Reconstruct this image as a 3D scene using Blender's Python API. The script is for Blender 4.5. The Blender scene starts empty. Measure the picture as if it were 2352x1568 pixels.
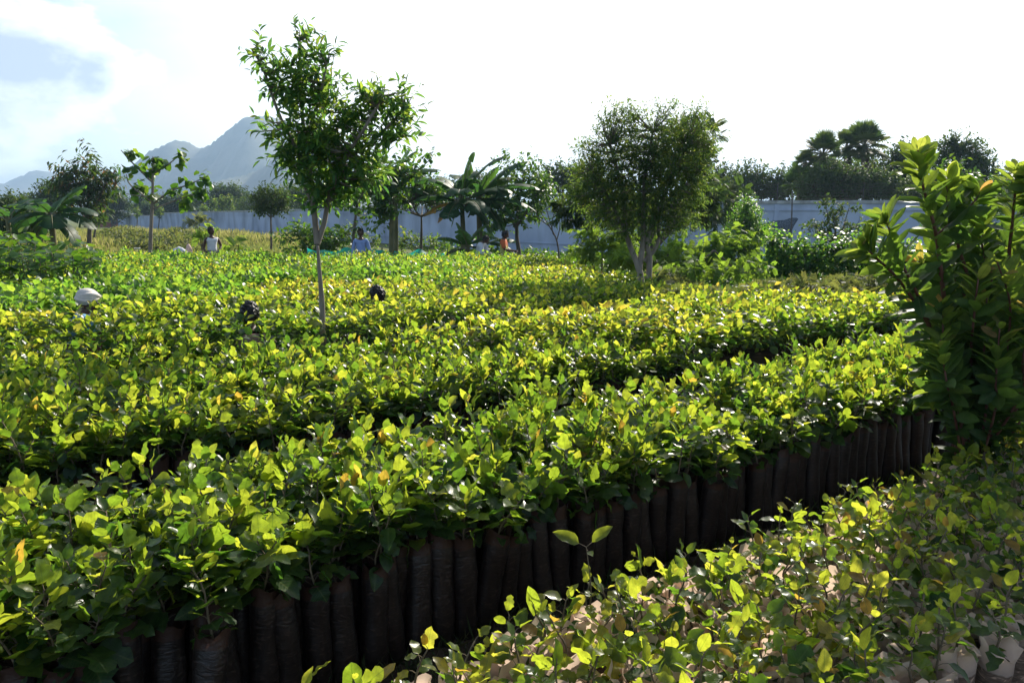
import bpy, bmesh, math, random
import numpy as np
from math import radians as R, sin, cos, pi
from mathutils import Vector, Matrix

SC = bpy.context.scene
COL = SC.collection

# ------------------------------------------------------------------ camera
FPX, W0, H0, HOR, EYE = 1829.0, 2352.0, 1568.0, 500.0, 1.9
TH = math.atan((H0 / 2 - HOR) / FPX)
cd = bpy.data.cameras.new("camera"); cam = bpy.data.objects.new("camera", cd); COL.objects.link(cam)
cd.sensor_width = 36.0; cd.lens = 36.0 * FPX / W0; cd.clip_start = 0.05; cd.clip_end = 12000
cam.location = (0, 0, EYE); cam.rotation_euler = (pi / 2 - TH, 0, 0)
SC.camera = cam

# ------------------------------------------------------------------ sun and sky
SUN_AZ, SUN_EL = R(28), R(32)          # azimuth measured from +Y towards +X
sd = Vector((sin(SUN_AZ) * cos(SUN_EL), cos(SUN_AZ) * cos(SUN_EL), sin(SUN_EL)))
sl = bpy.data.lights.new("sun", 'SUN'); sl.energy = 5.0; sl.angle = R(0.5); sl.color = (1.0, 0.93, 0.80)
so = bpy.data.objects.new("sun", sl); COL.objects.link(so)
so.rotation_euler = sd.to_track_quat('Z', 'Y').to_euler()

wd = bpy.data.worlds.new("World"); SC.world = wd; wd.use_nodes = True
nt = wd.node_tree; nt.nodes.clear()
N = nt.nodes.new; LK = nt.links.new
sky = N('ShaderNodeTexSky'); sky.sky_type = 'NISHITA'; sky.sun_disc = False
sky.sun_elevation = SUN_EL; sky.sun_rotation = SUN_AZ
sky.air_density = 1.0; sky.dust_density = 1.2; sky.ozone_density = 1.0; sky.altitude = 50
bg = N('ShaderNodeBackground'); bg.inputs['Strength'].default_value = 0.11
out = N('ShaderNodeOutputWorld')
geo = N('ShaderNodeTexCoord')
# cumulus bank low in the west: a noise-edged patch of sky directions
def skydir(px, py):
    az = math.atan((px - W0 / 2) / FPX); el = math.atan((HOR - py) / FPX * cos(az))
    return (sin(az) * cos(el), cos(az) * cos(el), sin(el))
mp = N('ShaderNodeMapping'); mp.inputs['Scale'].default_value = (1, 1, 1.9)
LK(geo.outputs['Generated'], mp.inputs['Vector'])
n1 = N('ShaderNodeTexNoise'); n1.inputs['Scale'].default_value = 7.5; n1.inputs['Detail'].default_value = 9; n1.inputs['Roughness'].default_value = 0.58
LK(mp.outputs[0], n1.inputs['Vector'])
def vdist(c):
    d = N('ShaderNodeVectorMath'); d.operation = 'DISTANCE'; d.inputs[1].default_value = c
    LK(geo.outputs['Generated'], d.inputs[0]); return d.outputs['Value']
def mth(op, a, b=None, clamp=False):
    m = N('ShaderNodeMath'); m.operation = op; m.use_clamp = clamp
    for i, v in enumerate((a, b)):
        if v is None: continue
        if isinstance(v, (int, float)): m.inputs[i].default_value = v
        else: LK(v, m.inputs[i])
    return m.outputs[0]
d1 = vdist(skydir(60, 170)); d2 = vdist(skydir(235, 205)); d3 = vdist(skydir(-260, 150)); d4 = vdist(skydir(20, 30))
e1 = mth('SUBTRACT', 0.115, d1); e2 = mth('SUBTRACT', 0.07, d2); e3 = mth('SUBTRACT', 0.17, d3); e4 = mth('SUBTRACT', 0.03, d4)
mx = mth('MAXIMUM', mth('MAXIMUM', e1, e2), mth('MAXIMUM', e3, e4))
nz = mth('MULTIPLY', mth('SUBTRACT', n1.outputs['Fac'], 0.5), 0.30)
cl = mth('MULTIPLY', mth('ADD', mx, nz), 26.0, True)
n2 = N('ShaderNodeTexNoise'); n2.inputs['Scale'].default_value = 5.0; n2.inputs['Detail'].default_value = 7
mp2 = N('ShaderNodeMapping'); mp2.inputs['Scale'].default_value = (1, 1, 3.2); mp2.inputs['Location'].default_value = (3.1, 1.2, 0.4)
LK(geo.outputs['Generated'], mp2.inputs['Vector']); LK(mp2.outputs[0], n2.inputs['Vector'])
wisp = mth('MULTIPLY', mth('SUBTRACT', n2.outputs['Fac'], 0.50, True), 2.6, True)
# thick part of the bank is greyer, its rim brighter
body = mth('MULTIPLY', mth('SUBTRACT', mth('ADD', mx, mth('MULTIPLY', nz, 0.7)), 0.018, True), 16.0, True)
cc = N('ShaderNodeMixRGB'); cc.inputs[1].default_value = (9.6, 9.8, 10.0, 1); cc.inputs[2].default_value = (3.4, 4.0, 4.9, 1)
LK(body, cc.inputs[0])
m1 = N('ShaderNodeMixRGB'); LK(mth('ADD', mth('MULTIPLY', wisp, 0.5), 0.05), m1.inputs[0]); LK(sky.outputs[0], m1.inputs[1]); m1.inputs[2].default_value = (8, 8.3, 8.6, 1)
veil = mth('MULTIPLY', mth('SUBTRACT', 0.66, mth('ADD', vdist(skydir(1550, 60)), mth('MULTIPLY', nz, 0.5))), 2.6, True)
mv = N('ShaderNodeMixRGB'); LK(mth('MULTIPLY', veil, 0.9), mv.inputs[0]); LK(m1.outputs[0], mv.inputs[1]); mv.inputs[2].default_value = (10.5, 10.0, 9.6, 1); m1 = mv
m2 = N('ShaderNodeMixRGB'); LK(mth('MULTIPLY', cl, 0.95), m2.inputs[0]); LK(m1.outputs[0], m2.inputs[1]); LK(cc.outputs[0], m2.inputs[2])
LK(m2.outputs[0], bg.inputs['Color']); LK(bg.outputs[0], out.inputs['Surface'])

vs = SC.view_settings; vs.view_transform = 'Standard'; vs.look = 'None'; vs.gamma = 1.0; vs.use_curve_mapping = False
vs.exposure = 0.8
SC.render.engine = 'CYCLES'
SC.cycles.max_bounces = 6; SC.cycles.transmission_bounces = 4; SC.cycles.diffuse_bounces = 1
SC.cycles.glossy_bounces = 2; SC.cycles.volume_bounces = 0; SC.cycles.use_denoising = True
SC.cycles.sample_clamp_indirect = 6.0

rs = np.random.RandomState(7)

# ------------------------------------------------------------------ placing helpers
def at(px, py, Y):
    "point seen at image position (px, py) of the photograph whose distance along the view's ground line is Y"
    dx = (px - W0 / 2) / FPX; dy = -(py - H0 / 2) / FPX
    d = np.array((dx, cos(TH) + dy * sin(TH), -sin(TH) + dy * cos(TH)))
    return np.array((0, 0, EYE)) + d * (Y / d[1])
def mpp(Y):            # metres per pixel at distance Y
    return Y / FPX
UX, UY = 0.805, 0.593  # direction of the nursery rows
def uv(u, v): return np.array((UX * u - UY * v, UY * u + UX * v))
def topix(P):
    P = np.atleast_2d(P); x = P[:, 0]; y = P[:, 1]; z = P[:, 2] - EYE
    zc = y * cos(TH) - z * sin(TH); yc = y * sin(TH) + z * cos(TH)
    return W0 / 2 + FPX * x / zc, H0 / 2 - FPX * yc / zc

def thing(name, label, cat, loc=(0, 0, 0), rz=0.0, group=None):
    o = bpy.data.objects.new(name, None); COL.objects.link(o); o.empty_display_size = 0.1
    o.location = loc; o.rotation_euler = (0, 0, rz); tag(o, label, cat, group); return o
def tag(o, label, cat, group=None, kind=None):
    if label: o['label'] = label
    if cat: o['category'] = cat
    if group: o['group'] = group
    if kind: o['kind'] = kind
    return o
def link(name, me, mat=None, parent=None):
    o = bpy.data.objects.new(name, me); COL.objects.link(o)
    if mat is not None:
        for m in (mat if isinstance(mat, (list, tuple)) else [mat]): me.materials.append(m)
    if parent is not None:
        o.parent = parent
    return o

# ------------------------------------------------------------------ mesh collectors
class Geo:
    "collects vertices and faces of any size and makes ONE mesh"
    def __init__(s): s.V = []; s.F = []; s.n = 0; s.A = []; s.L = []; s.MI = []
    def add(s, V, F, rnd=None, lc=None, mi=0):
        V = np.asarray(V, float); s.V.append(V)
        s.F.append(np.asarray(F, np.int64) + s.n); s.n += len(V)
        s.MI.append(np.full(len(F), mi, np.int32))
        s.A.append(np.zeros(len(V)) if rnd is None else np.broadcast_to(np.asarray(rnd, float), (len(V),)))
        s.L.append(np.zeros((len(V), 3)) if lc is None else lc)
    def mesh(s, name, smooth=True, origin=None):
        V = np.concatenate(s.V)
        if origin is not None: V = V - np.asarray(origin)
        me = bpy.data.meshes.new(name)
        me.vertices.add(len(V)); me.vertices.foreach_set('co', V.astype(np.float32).ravel())
        lt = np.concatenate([np.full(len(f), f.shape[1], np.int32) for f in s.F])
        lv = np.concatenate([f.ravel() for f in s.F]).astype(np.int32)
        me.loops.add(len(lv)); me.loops.foreach_set('vertex_index', lv)
        me.polygons.add(len(lt)); ls = np.concatenate(([0], np.cumsum(lt)[:-1])).astype(np.int32)
        me.polygons.foreach_set('loop_start', ls)
        me.polygons.foreach_set('material_index', np.concatenate(s.MI))
        me.update(calc_edges=True)
        me.polygons.foreach_set('use_smooth', np.full(len(lt), smooth))
        a = me.attributes.new('rnd', 'FLOAT', 'POINT'); a.data.foreach_set('value', np.concatenate(s.A).astype(np.float32))
        a = me.attributes.new('lc', 'FLOAT_VECTOR', 'POINT'); a.data.foreach_set('vector', np.concatenate(s.L).astype(np.float32).ravel())
        return me
    def build(s, name, mat, parent=None, smooth=True, origin=None):
        return link(name, s.mesh(name, smooth, origin), mat, parent)
    # -- primitives
    def tube(s, pts, rad, n=8, rnd=0.0, mi=0, cap=True):
        pts = np.asarray(pts, float); k = len(pts)
        rad = np.broadcast_to(np.asarray(rad, float), (k,))
        T = np.gradient(pts, axis=0); T /= np.linalg.norm(T, axis=1)[:, None] + 1e-9
        ref = np.array((0, 0, 1.0)) if abs(T[0, 2]) < 0.8 else np.array((1.0, 0, 0))
        A = np.cross(T, ref); A /= np.linalg.norm(A, axis=1)[:, None] + 1e-9; B = np.cross(T, A)
        an = np.arange(n) / n * 2 * pi
        V = pts[:, None, :] + rad[:, None, None] * (np.cos(an)[None, :, None] * A[:, None, :] + np.sin(an)[None, :, None] * B[:, None, :])
        V = V.reshape(-1, 3)
        i = np.arange(k - 1)[:, None] * n; j = np.arange(n)[None, :]; j2 = (j + 1) % n
        F = np.stack([i + j, i + j2, i + n + j2, i + n + j], -1).reshape(-1, 4)
        s.add(V, F, rnd, mi=mi)
        if cap:
            b = s.n - len(V)
            s.F.append(np.array([[b + (k - 1) * n + q for q in range(n)]])); s.MI.append(np.full(1, mi, np.int32))
    def box(s, c, d, rz=0.0, mi=0, rnd=0.0):
        c = np.asarray(c, float); hx, hy, hz = d[0] / 2, d[1] / 2, d[2] / 2
        P = np.array([(x, y, z) for z in (-hz, hz) for x, y in ((-hx, -hy), (hx, -hy), (hx, hy), (-hx, hy))])
        ca, sa = cos(rz), sin(rz)
        P = np.stack([P[:, 0] * ca - P[:, 1] * sa, P[:, 0] * sa + P[:, 1] * ca, P[:, 2]], 1) + c
        s.add(P, [(3, 2, 1, 0), (4, 5, 6, 7), (0, 1, 5, 4), (1, 2, 6, 5), (2, 3, 7, 6), (3, 0, 4, 7)], rnd, mi=mi)
    def lathe(s, prof, n=20, c=(0, 0, 0), sx=1.0, sy=1.0, wob=None, mi=0, rnd=0.0):
        "profile (r, z) spun round z; wob(i_ring, angles) gives a radial factor and a z offset"
        c = np.asarray(c, float); an = np.arange(n) / n * 2 * pi; V = []
        for i, (r, z) in enumerate(prof):
            fr, dz = (1.0, 0.0) if wob is None else wob(i, an)
            V.append(np.stack([r * fr * np.cos(an) * sx, r * fr * np.sin(an) * sy, z + dz + 0 * an], 1))
        V = np.concatenate(V) + c; k = len(prof)
        i = np.arange(k - 1)[:, None] * n; j = np.arange(n)[None, :]; j2 = (j + 1) % n
        F = np.stack([i + j, i + j2, i + n + j2, i + n + j], -1).reshape(-1, 4)
        s.add(V, F, rnd, mi=mi)
    def leaves(s, T, pos, d, up, size, wid=1.0, rnd=None):
        "instances of leaf template T=(verts, faces) baked into this mesh"
        pos = np.atleast_2d(pos); n = len(pos)
        if n == 0: return
        d = np.broadcast_to(np.atleast_2d(d), (n, 3)); up = np.broadcast_to(np.atleast_2d(up), (n, 3))
        size = np.broadcast_to(np.asarray(size, float), (n,)); wid = np.broadcast_to(np.asarray(wid, float), (n,))
        y = d / (np.linalg.norm(d, axis=1)[:, None] + 1e-9)
        x = np.cross(y, up); x /= np.linalg.norm(x, axis=1)[:, None] + 1e-9
        z = np.cross(x, y); tv, tf = T
        V = pos[:, None, :] + size[:, None, None] * (tv[None, :, 0:1] * wid[:, None, None] * x[:, None, :] + tv[None, :, 1:2] * y[:, None, :] + tv[None, :, 2:3] * z[:, None, :])
        m = len(tv)
        F = (np.asarray(tf)[None, :, :] + (np.arange(n) * m)[:, None, None]).reshape(-1, np.asarray(tf).shape[1])
        if rnd is None: rnd = rs.rand(n)
        s.add(V.reshape(-1, 3), F, np.repeat(rnd, m), np.tile(tv, (n, 1)))

# ------------------------------------------------------------------ leaf templates (along +Y, unit length)
def tpl(width, st, power=1.0, peak=0.45, fold=0.12, curl=0.12, jag=0.0, wave=0.0, seed=0, tipp=1.0):
    r = np.random.RandomState(seed); V = []
    ts = np.linspace(0, 1, st)
    for i, t in enumerate(ts):
        q = t ** (math.log(0.5) / math.log(peak)) if 0 < t < 1 else t
        w = width / 2 * max(sin(pi * q), 0) ** power
        w = max(w, 0.006)
        wl = w * (1 + jag * (r.rand() - 0.6) * 1.4); wr = w * (1 + jag * (r.rand() - 0.6) * 1.4)
        z = -curl * t * t
        wl_z = fold * wl + wave * sin(t * 13 + seed); wr_z = fold * wr + wave * sin(t * 11 + 2 + seed)
        V += [(-wl, t + (jag * .12 * (r.rand() - .5) if 0 < t < 1 else 0), z + wl_z * 2), (0, t, z), (wr, t, z + wr_z * 2)]
    F = []
    for i in range(st - 1):
        a = i * 3; F += [(a, a + 1, a + 4, a + 3), (a + 1, a + 2, a + 5, a + 4)]
    return np.array(V, float), np.array(F)
def tpl2(width, fold=0.15, peak=0.45, curl=0.08):
    V = np.array([(0, 0, 0), (-width / 2, peak, width * fold), (0, peak, -curl * .2), (width / 2, peak * 1.05, width * fold), (0, 1, -curl)], float)
    return V, np.array([(0, 2, 1), (0, 3, 2), (1, 2, 4), (2, 3, 4)])
def frond(npair=10, w=0.055, ln=0.34, curl=0.25, taper=0.5, droop=0.1):
    V = []; F = []
    for i in range(npair):
        t = 0.12 + 0.86 * i / (npair - 1); z = -curl * t * t
        L = ln * (1 - taper * abs(t - 0.4) * 1.3)
        for sg in (-1, 1):
            b = len(V); V += [(0, t - w / 2, z), (0, t + w / 2, z), (sg * L, t + w * 1.6 + .05, z - droop * L), (sg * L * .9, t + .02, z - droop * L)]
            F.append((b, b + 1, b + 2, b + 3) if sg > 0 else (b + 3, b + 2, b + 1, b))
    b = len(V); V += [(-.006, 0, .002), (.006, 0, .002), (.003, 1, -curl), (-.003, 1, -curl)]; F.append((b, b + 1, b + 2, b + 3))
    return np.array(V, float), np.array(F)
def fan(nb=22, spread=300, seed=0):
    r = np.random.RandomState(seed); V = []; F = []
    for i in range(nb):
        a = R(-spread / 2 + spread * i / (nb - 1)); L = 1 - .18 * r.rand() - .15 * abs(a) / pi; dz = r.uniform(-.18, .05)
        dx, dy = sin(a), cos(a); px, py = cos(a), -sin(a); w = 0.055
        b = len(V); V += [(0, 0, 0), (dx * .5 - px * w, dy * .5 - py * w, .03), (dx * L, dy * L, dz), (dx * .5 + px * w, dy * .5 + py * w, .03)]
        F.append((b, b + 1, b + 2, b + 3))
    return np.array(V, float), np.array(F)
BROAD = [tpl(0.76, 9, .60, .40, .08, .24, .5, .03, k) for k in range(6)] + [tpl(0.62, 8, .7, .42, .14, .15, .08, .015, 9 + k) for k in range(4)]
BROADM = [tpl(0.74, 5, .65, .42, .10, .2, .22, .015, k) for k in range(4)]
BROADF = tpl2(0.72)
GUAVA = [tpl(0.42, 8, .58, .5, .16, .12, .03, .008, 20 + k) for k in range(3)]
LANCE = tpl2(0.30, .2, .45, .15)
LANCE5 = tpl(0.32, 5, .8, .45, .2, .18, 0, 0, 3)
OVATE = tpl2(0.55, .15, .42, .1)
HEART = tpl(0.85, 6, .55, .30, .08, .15, .05, .01, 5)
FROND = frond(9, .075, .36); FRONDF = frond(5, .12, .38)

# ------------------------------------------------------------------ materials
def newmat(name):
    m = bpy.data.materials.new(name); m.use_nodes = True; t = m.node_tree; t.nodes.clear(); return m, t
def ramp(t, stops, fac):
    r = t.nodes.new('ShaderNodeValToRGB'); e = r.color_ramp.elements
    while len(e) < len(stops): e.new(0.5)
    for i, (p, c) in enumerate(stops): e[i].position = p; e[i].color = (*c, 1)
    t.links.new(fac, r.inputs[0]); return r.outputs[0]
def leafmat(name, stops, tstops, tl=0.45, rough=0.38, spec=0.5, veins=0.0, inst=False, coarse=None):
    m, t = newmat(name); n = t.nodes.new; k = t.links.new
    a = n('ShaderNodeAttribute'); a.attribute_name = 'rnd'; fac = a.outputs['Fac']
    if inst:
        oi = n('ShaderNodeObjectInfo'); ad = n('ShaderNodeMath'); ad.operation = 'MULTIPLY_ADD'; k(oi.outputs['Random'], ad.inputs[0]); ad.inputs[1].default_value = .18; k(fac, ad.inputs[2])
        fr = n('ShaderNodeMath'); fr.operation = 'SUBTRACT'; fr.use_clamp = True; k(ad.outputs[0], fr.inputs[0]); fr.inputs[1].default_value = .09; fac = fr.outputs[0]
    c1 = ramp(t, stops, fac); c2 = ramp(t, tstops, fac)
    # blotches: worn and yellowing patches on the blade
    tc = n('ShaderNodeTexCoord'); nz = n('ShaderNodeTexNoise'); nz.inputs['Scale'].default_value = coarse or 45; nz.inputs['Detail'].default_value = 3
    k(tc.outputs['Object'], nz.inputs['Vector'])
    hv = n('ShaderNodeHueSaturation'); mr = n('ShaderNodeMapRange'); mr.inputs[1].default_value = .3; mr.inputs[2].default_value = .7; mr.inputs[3].default_value = .72; mr.inputs[4].default_value = 1.25
    k(nz.outputs['Fac'], mr.inputs[0]); k(mr.outputs[0], hv.inputs['Value']); k(c1, hv.inputs['Color']); c1 = hv.outputs[0]
    hv2 = n('ShaderNodeHueSaturation'); k(mr.outputs[0], hv2.inputs['Value']); k(c2, hv2.inputs['Color']); c2 = hv2.outputs[0]
    p = n('ShaderNodeBsdfPrincipled'); p.inputs['Roughness'].default_value = rough; p.inputs['Specular IOR Level'].default_value = spec
    if veins:
        lc = n('ShaderNodeAttribute'); lc.attribute_name = 'lc'; sx = n('ShaderNodeSeparateXYZ'); k(lc.outputs['Vector'], sx.inputs[0])
        def mm(op, x, y=None, clamp=False):
            q = n('ShaderNodeMath'); q.operation = op; q.use_clamp = clamp
            for i, v in enumerate((x, y)):
                if v is None: continue
                if isinstance(v, (int, float)): q.inputs[i].default_value = v
                else: k(v, q.inputs[i])
            return q.outputs[0]
        ax = mm('ABSOLUTE', sx.outputs[0])
        mid = mm('LESS_THAN', ax, 0.014)
        sv = mm('GREATER_THAN', mm('SINE', mm('MULTIPLY', mm('SUBTRACT', sx.outputs[1], mm('MULTIPLY', ax, 0.8)), 62.0)), 0.86)
        vf = mm('MULTIPLY', mm('MAXIMUM', mid, mm('MULTIPLY', sv, .6)), veins)
        mxx = n('ShaderNodeMixRGB'); k(vf, mxx.inputs[0]); k(c1, mxx.inputs[1]); mxx.inputs[2].default_value = (.16, .2, .06, 1); c1 = mxx.outputs[0]
        mxy = n('ShaderNodeMixRGB'); mxy.blend_type = 'MULTIPLY'; k(vf, mxy.inputs[0]); k(c2, mxy.inputs[1]); mxy.inputs[2].default_value = (.45, .55, .35, 1); c2 = mxy.outputs[0]
        bp = n('ShaderNodeBump'); bp.inputs['Strength'].default_value = .35; bp.inputs['Distance'].default_value = .01; k(mm('SUBTRACT', 1.0, vf), bp.inputs['Height']); k(bp.outputs[0], p.inputs['Normal'])
    k(c1, p.inputs['Base Color'])
    tr = n('ShaderNodeBsdfTranslucent'); k(c2, tr.inputs['Color'])
    mx = n('ShaderNodeMixShader'); mx.inputs[0].default_value = tl; k(p.outputs[0], mx.inputs[1]); k(tr.outputs[0], mx.inputs[2])
    o = n('ShaderNodeOutputMaterial'); k(mx.outputs[0], o.inputs['Surface']); return m
def solid(name, c1, c2=None, rough=0.8, scale=8, bump=0.3, dist=0.01, spec=0.3, tl=0.0, stretch=(1, 1, 1), tcol=None):
    m, t = newmat(name); n = t.nodes.new; k = t.links.new
    tc = n('ShaderNodeTexCoord'); mp = n('ShaderNodeMapping'); mp.inputs['Scale'].default_value = stretch; k(tc.outputs['Object'], mp.inputs[0])
    nz = n('ShaderNodeTexNoise'); nz.inputs['Scale'].default_value = scale; nz.inputs['Detail'].default_value = 6; k(mp.outputs[0], nz.inputs['Vector'])
    c = ramp(t, [(0.32, c1), (0.68, c2 or c1)], nz.outputs['Fac'])
    p = n('ShaderNodeBsdfPrincipled'); p.inputs['Roughness'].default_value = rough; p.inputs['Specular IOR Level'].default_value = spec; k(c, p.inputs['Base Color'])
    if bump:
        b = n('ShaderNodeBump'); b.inputs['Strength'].default_value = bump; b.inputs['Distance'].default_value = dist; k(nz.outputs['Fac'], b.inputs['Height']); k(b.outputs[0], p.inputs['Normal'])
    o = n('ShaderNodeOutputMaterial')
    if tl:
        tr = n('ShaderNodeBsdfTranslucent'); tr.inputs['Color'].default_value = (*(tcol or c2 or c1), 1)
        mx = n('ShaderNodeMixShader'); mx.inputs[0].default_value = tl; k(p.outputs[0], mx.inputs[1]); k(tr.outputs[0], mx.inputs[2]); k(mx.outputs[0], o.inputs['Surface'])
    else: k(p.outputs[0], o.inputs['Surface'])
    return m

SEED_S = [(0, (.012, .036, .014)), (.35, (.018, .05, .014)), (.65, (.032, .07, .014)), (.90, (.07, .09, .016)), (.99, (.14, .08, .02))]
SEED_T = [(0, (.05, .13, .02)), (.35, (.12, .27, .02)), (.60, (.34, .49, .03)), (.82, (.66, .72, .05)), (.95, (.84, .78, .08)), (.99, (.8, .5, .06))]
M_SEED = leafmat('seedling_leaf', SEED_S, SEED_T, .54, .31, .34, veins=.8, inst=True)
M_SEEDB = leafmat('seedling_bed_leaf', SEED_S, SEED_T, .54, .31, .34)
G_S = [(0, (.02, .06, .015)), (.6, (.035, .09, .02)), (1, (.06, .12, .02))]
G_T = [(0, (.10, .26, .02)), (.6, (.18, .36, .02)), (1, (.34, .48, .03))]
M_GREENB = leafmat('green_bed_leaf', G_S, [(0, (.06, .2, .02)), (.6, (.24, .50, .04)), (1, (.56, .74, .06))], .5, .38, .25)
M_DARK = leafmat('dark_leaf', G_S, G_T, .38, .42, .28)
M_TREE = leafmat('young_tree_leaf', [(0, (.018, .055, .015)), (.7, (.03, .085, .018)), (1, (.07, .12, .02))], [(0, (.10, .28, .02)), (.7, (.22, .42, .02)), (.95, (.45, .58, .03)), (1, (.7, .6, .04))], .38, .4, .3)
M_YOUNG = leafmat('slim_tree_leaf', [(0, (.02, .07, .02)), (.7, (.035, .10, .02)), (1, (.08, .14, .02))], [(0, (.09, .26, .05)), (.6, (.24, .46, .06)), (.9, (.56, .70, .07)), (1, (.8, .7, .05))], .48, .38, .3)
M_OLIVE = leafmat('olive_leaf', [(0, (.022, .055, .02)), (.8, (.035, .075, .022)), (1, (.11, .12, .03))], [(0, (.14, .28, .04)), (.7, (.30, .46, .05)), (1, (.6, .62, .07))], .38, .5, .22)
M_FERN = leafmat('feathery_leaf', [(0, (.035, .09, .018)), (1, (.07, .14, .025))], [(0, (.28, .5, .04)), (1, (.5, .68, .06))], .45, .6, .15)
M_FAR = leafmat('far_leaf', [(0, (.02, .045, .018)), (.6, (.035, .065, .022)), (1, (.06, .08, .025))], [(0, (.08, .16, .03)), (.6, (.14, .24, .03)), (1, (.25, .3, .05))], .3, .6, .15)
M_MANGO = leafmat('mango_leaf', [(0, (.018, .045, .015)), (.75, (.03, .06, .018)), (.9, (.12, .06, .03)), (1, (.22, .09, .04))], [(0, (.08, .18, .02)), (.75, (.16, .26, .03)), (.9, (.5, .25, .07)), (1, (.7, .3, .1))], .34, .45, .25)
M_GUAVA = leafmat('guava_leaf', [(0, (.02, .055, .02)), (.6, (.03, .08, .022)), (.9, (.08, .13, .03)), (1, (.26, .12, .04))], [(0, (.08, .18, .03)), (.45, (.22, .38, .04)), (.8, (.48, .60, .06)), (.95, (.62, .66, .09)), (1, (.85, .48, .12))], .5, .42, .22, veins=.9, coarse=20)
M_BANANA = leafmat('banana_leaf', [(0, (.014, .045, .018)), (.8, (.03, .08, .022)), (1, (.3, .15, .04))], [(0, (.04, .15, .03)), (.8, (.24, .46, .04)), (1, (.85, .4, .05))], .38, .5, .22, coarse=6)
M_DRYGRASS = leafmat('field_grass', [(0, (.10, .13, .03)), (.5, (.17, .18, .05)), (1, (.28, .25, .09))], [(0, (.26, .36, .05)), (.5, (.42, .46, .09)), (1, (.6, .54, .18))], .4, .7, .2)
M_WEED = leafmat('weed_leaf', [(0, (.05, .075, .025)), (1, (.10, .11, .035))], [(0, (.2, .28, .05)), (1, (.38, .38, .08))], .36, .6, .25)
M_SHADEGRASS = leafmat('path_grass', [(0, (.03, .06, .02)), (1, (.10, .09, .05))], [(0, (.1, .22, .03)), (1, (.3, .3, .1))], .3, .6, .2)
M_BARK = solid('grey_bark', (.07, .055, .04), (.17, .14, .105), .9, 14, .6, .02, stretch=(1, 1, .25))
M_PALEBARK = solid('pale_bark', (.16, .13, .10), (.33, .28, .22), .9, 12, .5, .02, stretch=(1, 1, .3))
M_TWIG = solid('green_twig', (.07, .08, .03), (.13, .11, .05), .7, 20, .2)
M_STEMP = solid('seedling_stem', (.10, .075, .045), (.2, .15, .09), .8, 30, .2)
M_BANSTEM = solid('banana_stem', (.09, .10, .04), (.2, .17, .08), .6, 10, .4, .02, stretch=(1, 1, .3))

# ------------------------------------------------------------------ setting: ground, hills, haze
def ground():
    g = Geo()
    xs = np.concatenate([-np.geomspace(5900, 60, 22), np.linspace(-50, 50, 51), np.geomspace(60, 5900, 22)])
    ys = np.concatenate([-np.geomspace(5900, 10, 12), np.linspace(-6, 90, 97), np.geomspace(95, 5900, 24)])
    X, Y = np.meshgrid(xs, ys); Z = 0.012 * np.sin(X * 1.7 + .6 * Y) + 0.015 * np.cos(Y * 1.3 - X)
    Z = np.where((np.abs(X) < 60) & (Y < 90), Z, 0.0)
    V = np.stack([X.ravel(), Y.ravel(), Z.ravel()], 1); nx = len(xs)
    i = np.arange(len(ys) - 1)[:, None] * nx + np.arange(nx - 1)[None, :]; i = i.ravel()
    g.add(V, np.stack([i, i + 1, i + nx + 1, i + nx], 1))
    m, t = newmat('ground_soil'); n = t.nodes.new; k = t.links.new
    tc = n('ShaderNodeTexCoord'); a = n('ShaderNodeTexNoise'); a.inputs['Scale'].default_value = .12; a.inputs['Detail'].default_value = 5; k(tc.outputs['Object'], a.inputs['Vector'])
    b = n('ShaderNodeTexNoise'); b.inputs['Scale'].default_value = 6; b.inputs['Detail'].default_value = 8; k(tc.outputs['Object'], b.inputs['Vector'])
    soil = ramp(t, [(.3, (.03, .02, .014)), (.7, (.08, .055, .036))], b.outputs['Fac'])
    gr = ramp(t, [(.3, (.07, .10, .03)), (.7, (.17, .17, .06))], b.outputs['Fac'])
    sx = n('ShaderNodeSeparateXYZ'); k(tc.outputs['Object'], sx.inputs[0]); mr = n('ShaderNodeMapRange'); k(sx.outputs[1], mr.inputs[0]); mr.inputs[1].default_value = 20; mr.inputs[2].default_value = 26
    mx = n('ShaderNodeMixRGB'); k(mr.outputs[0], mx.inputs[0]); k(soil, mx.inputs[1]); k(gr, mx.inputs[2])
    p = n('ShaderNodeBsdfPrincipled'); p.inputs['Roughness'].default_value = .95; p.inputs['Specular IOR Level'].default_value = .1; k(mx.outputs[0], p.inputs['Base Color'])
    bp = n('ShaderNodeBump'); bp.inputs['Distance'].default_value = .03; k(b.outputs['Fac'], bp.inputs['Height']); k(bp.outputs[0], p.inputs['Normal'])
    o = n('ShaderNodeOutputMaterial'); k(p.outputs[0], o.inputs['Surface'])
    ob = g.build('ground', m); ob['kind'] = 'structure'
ground()

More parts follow.
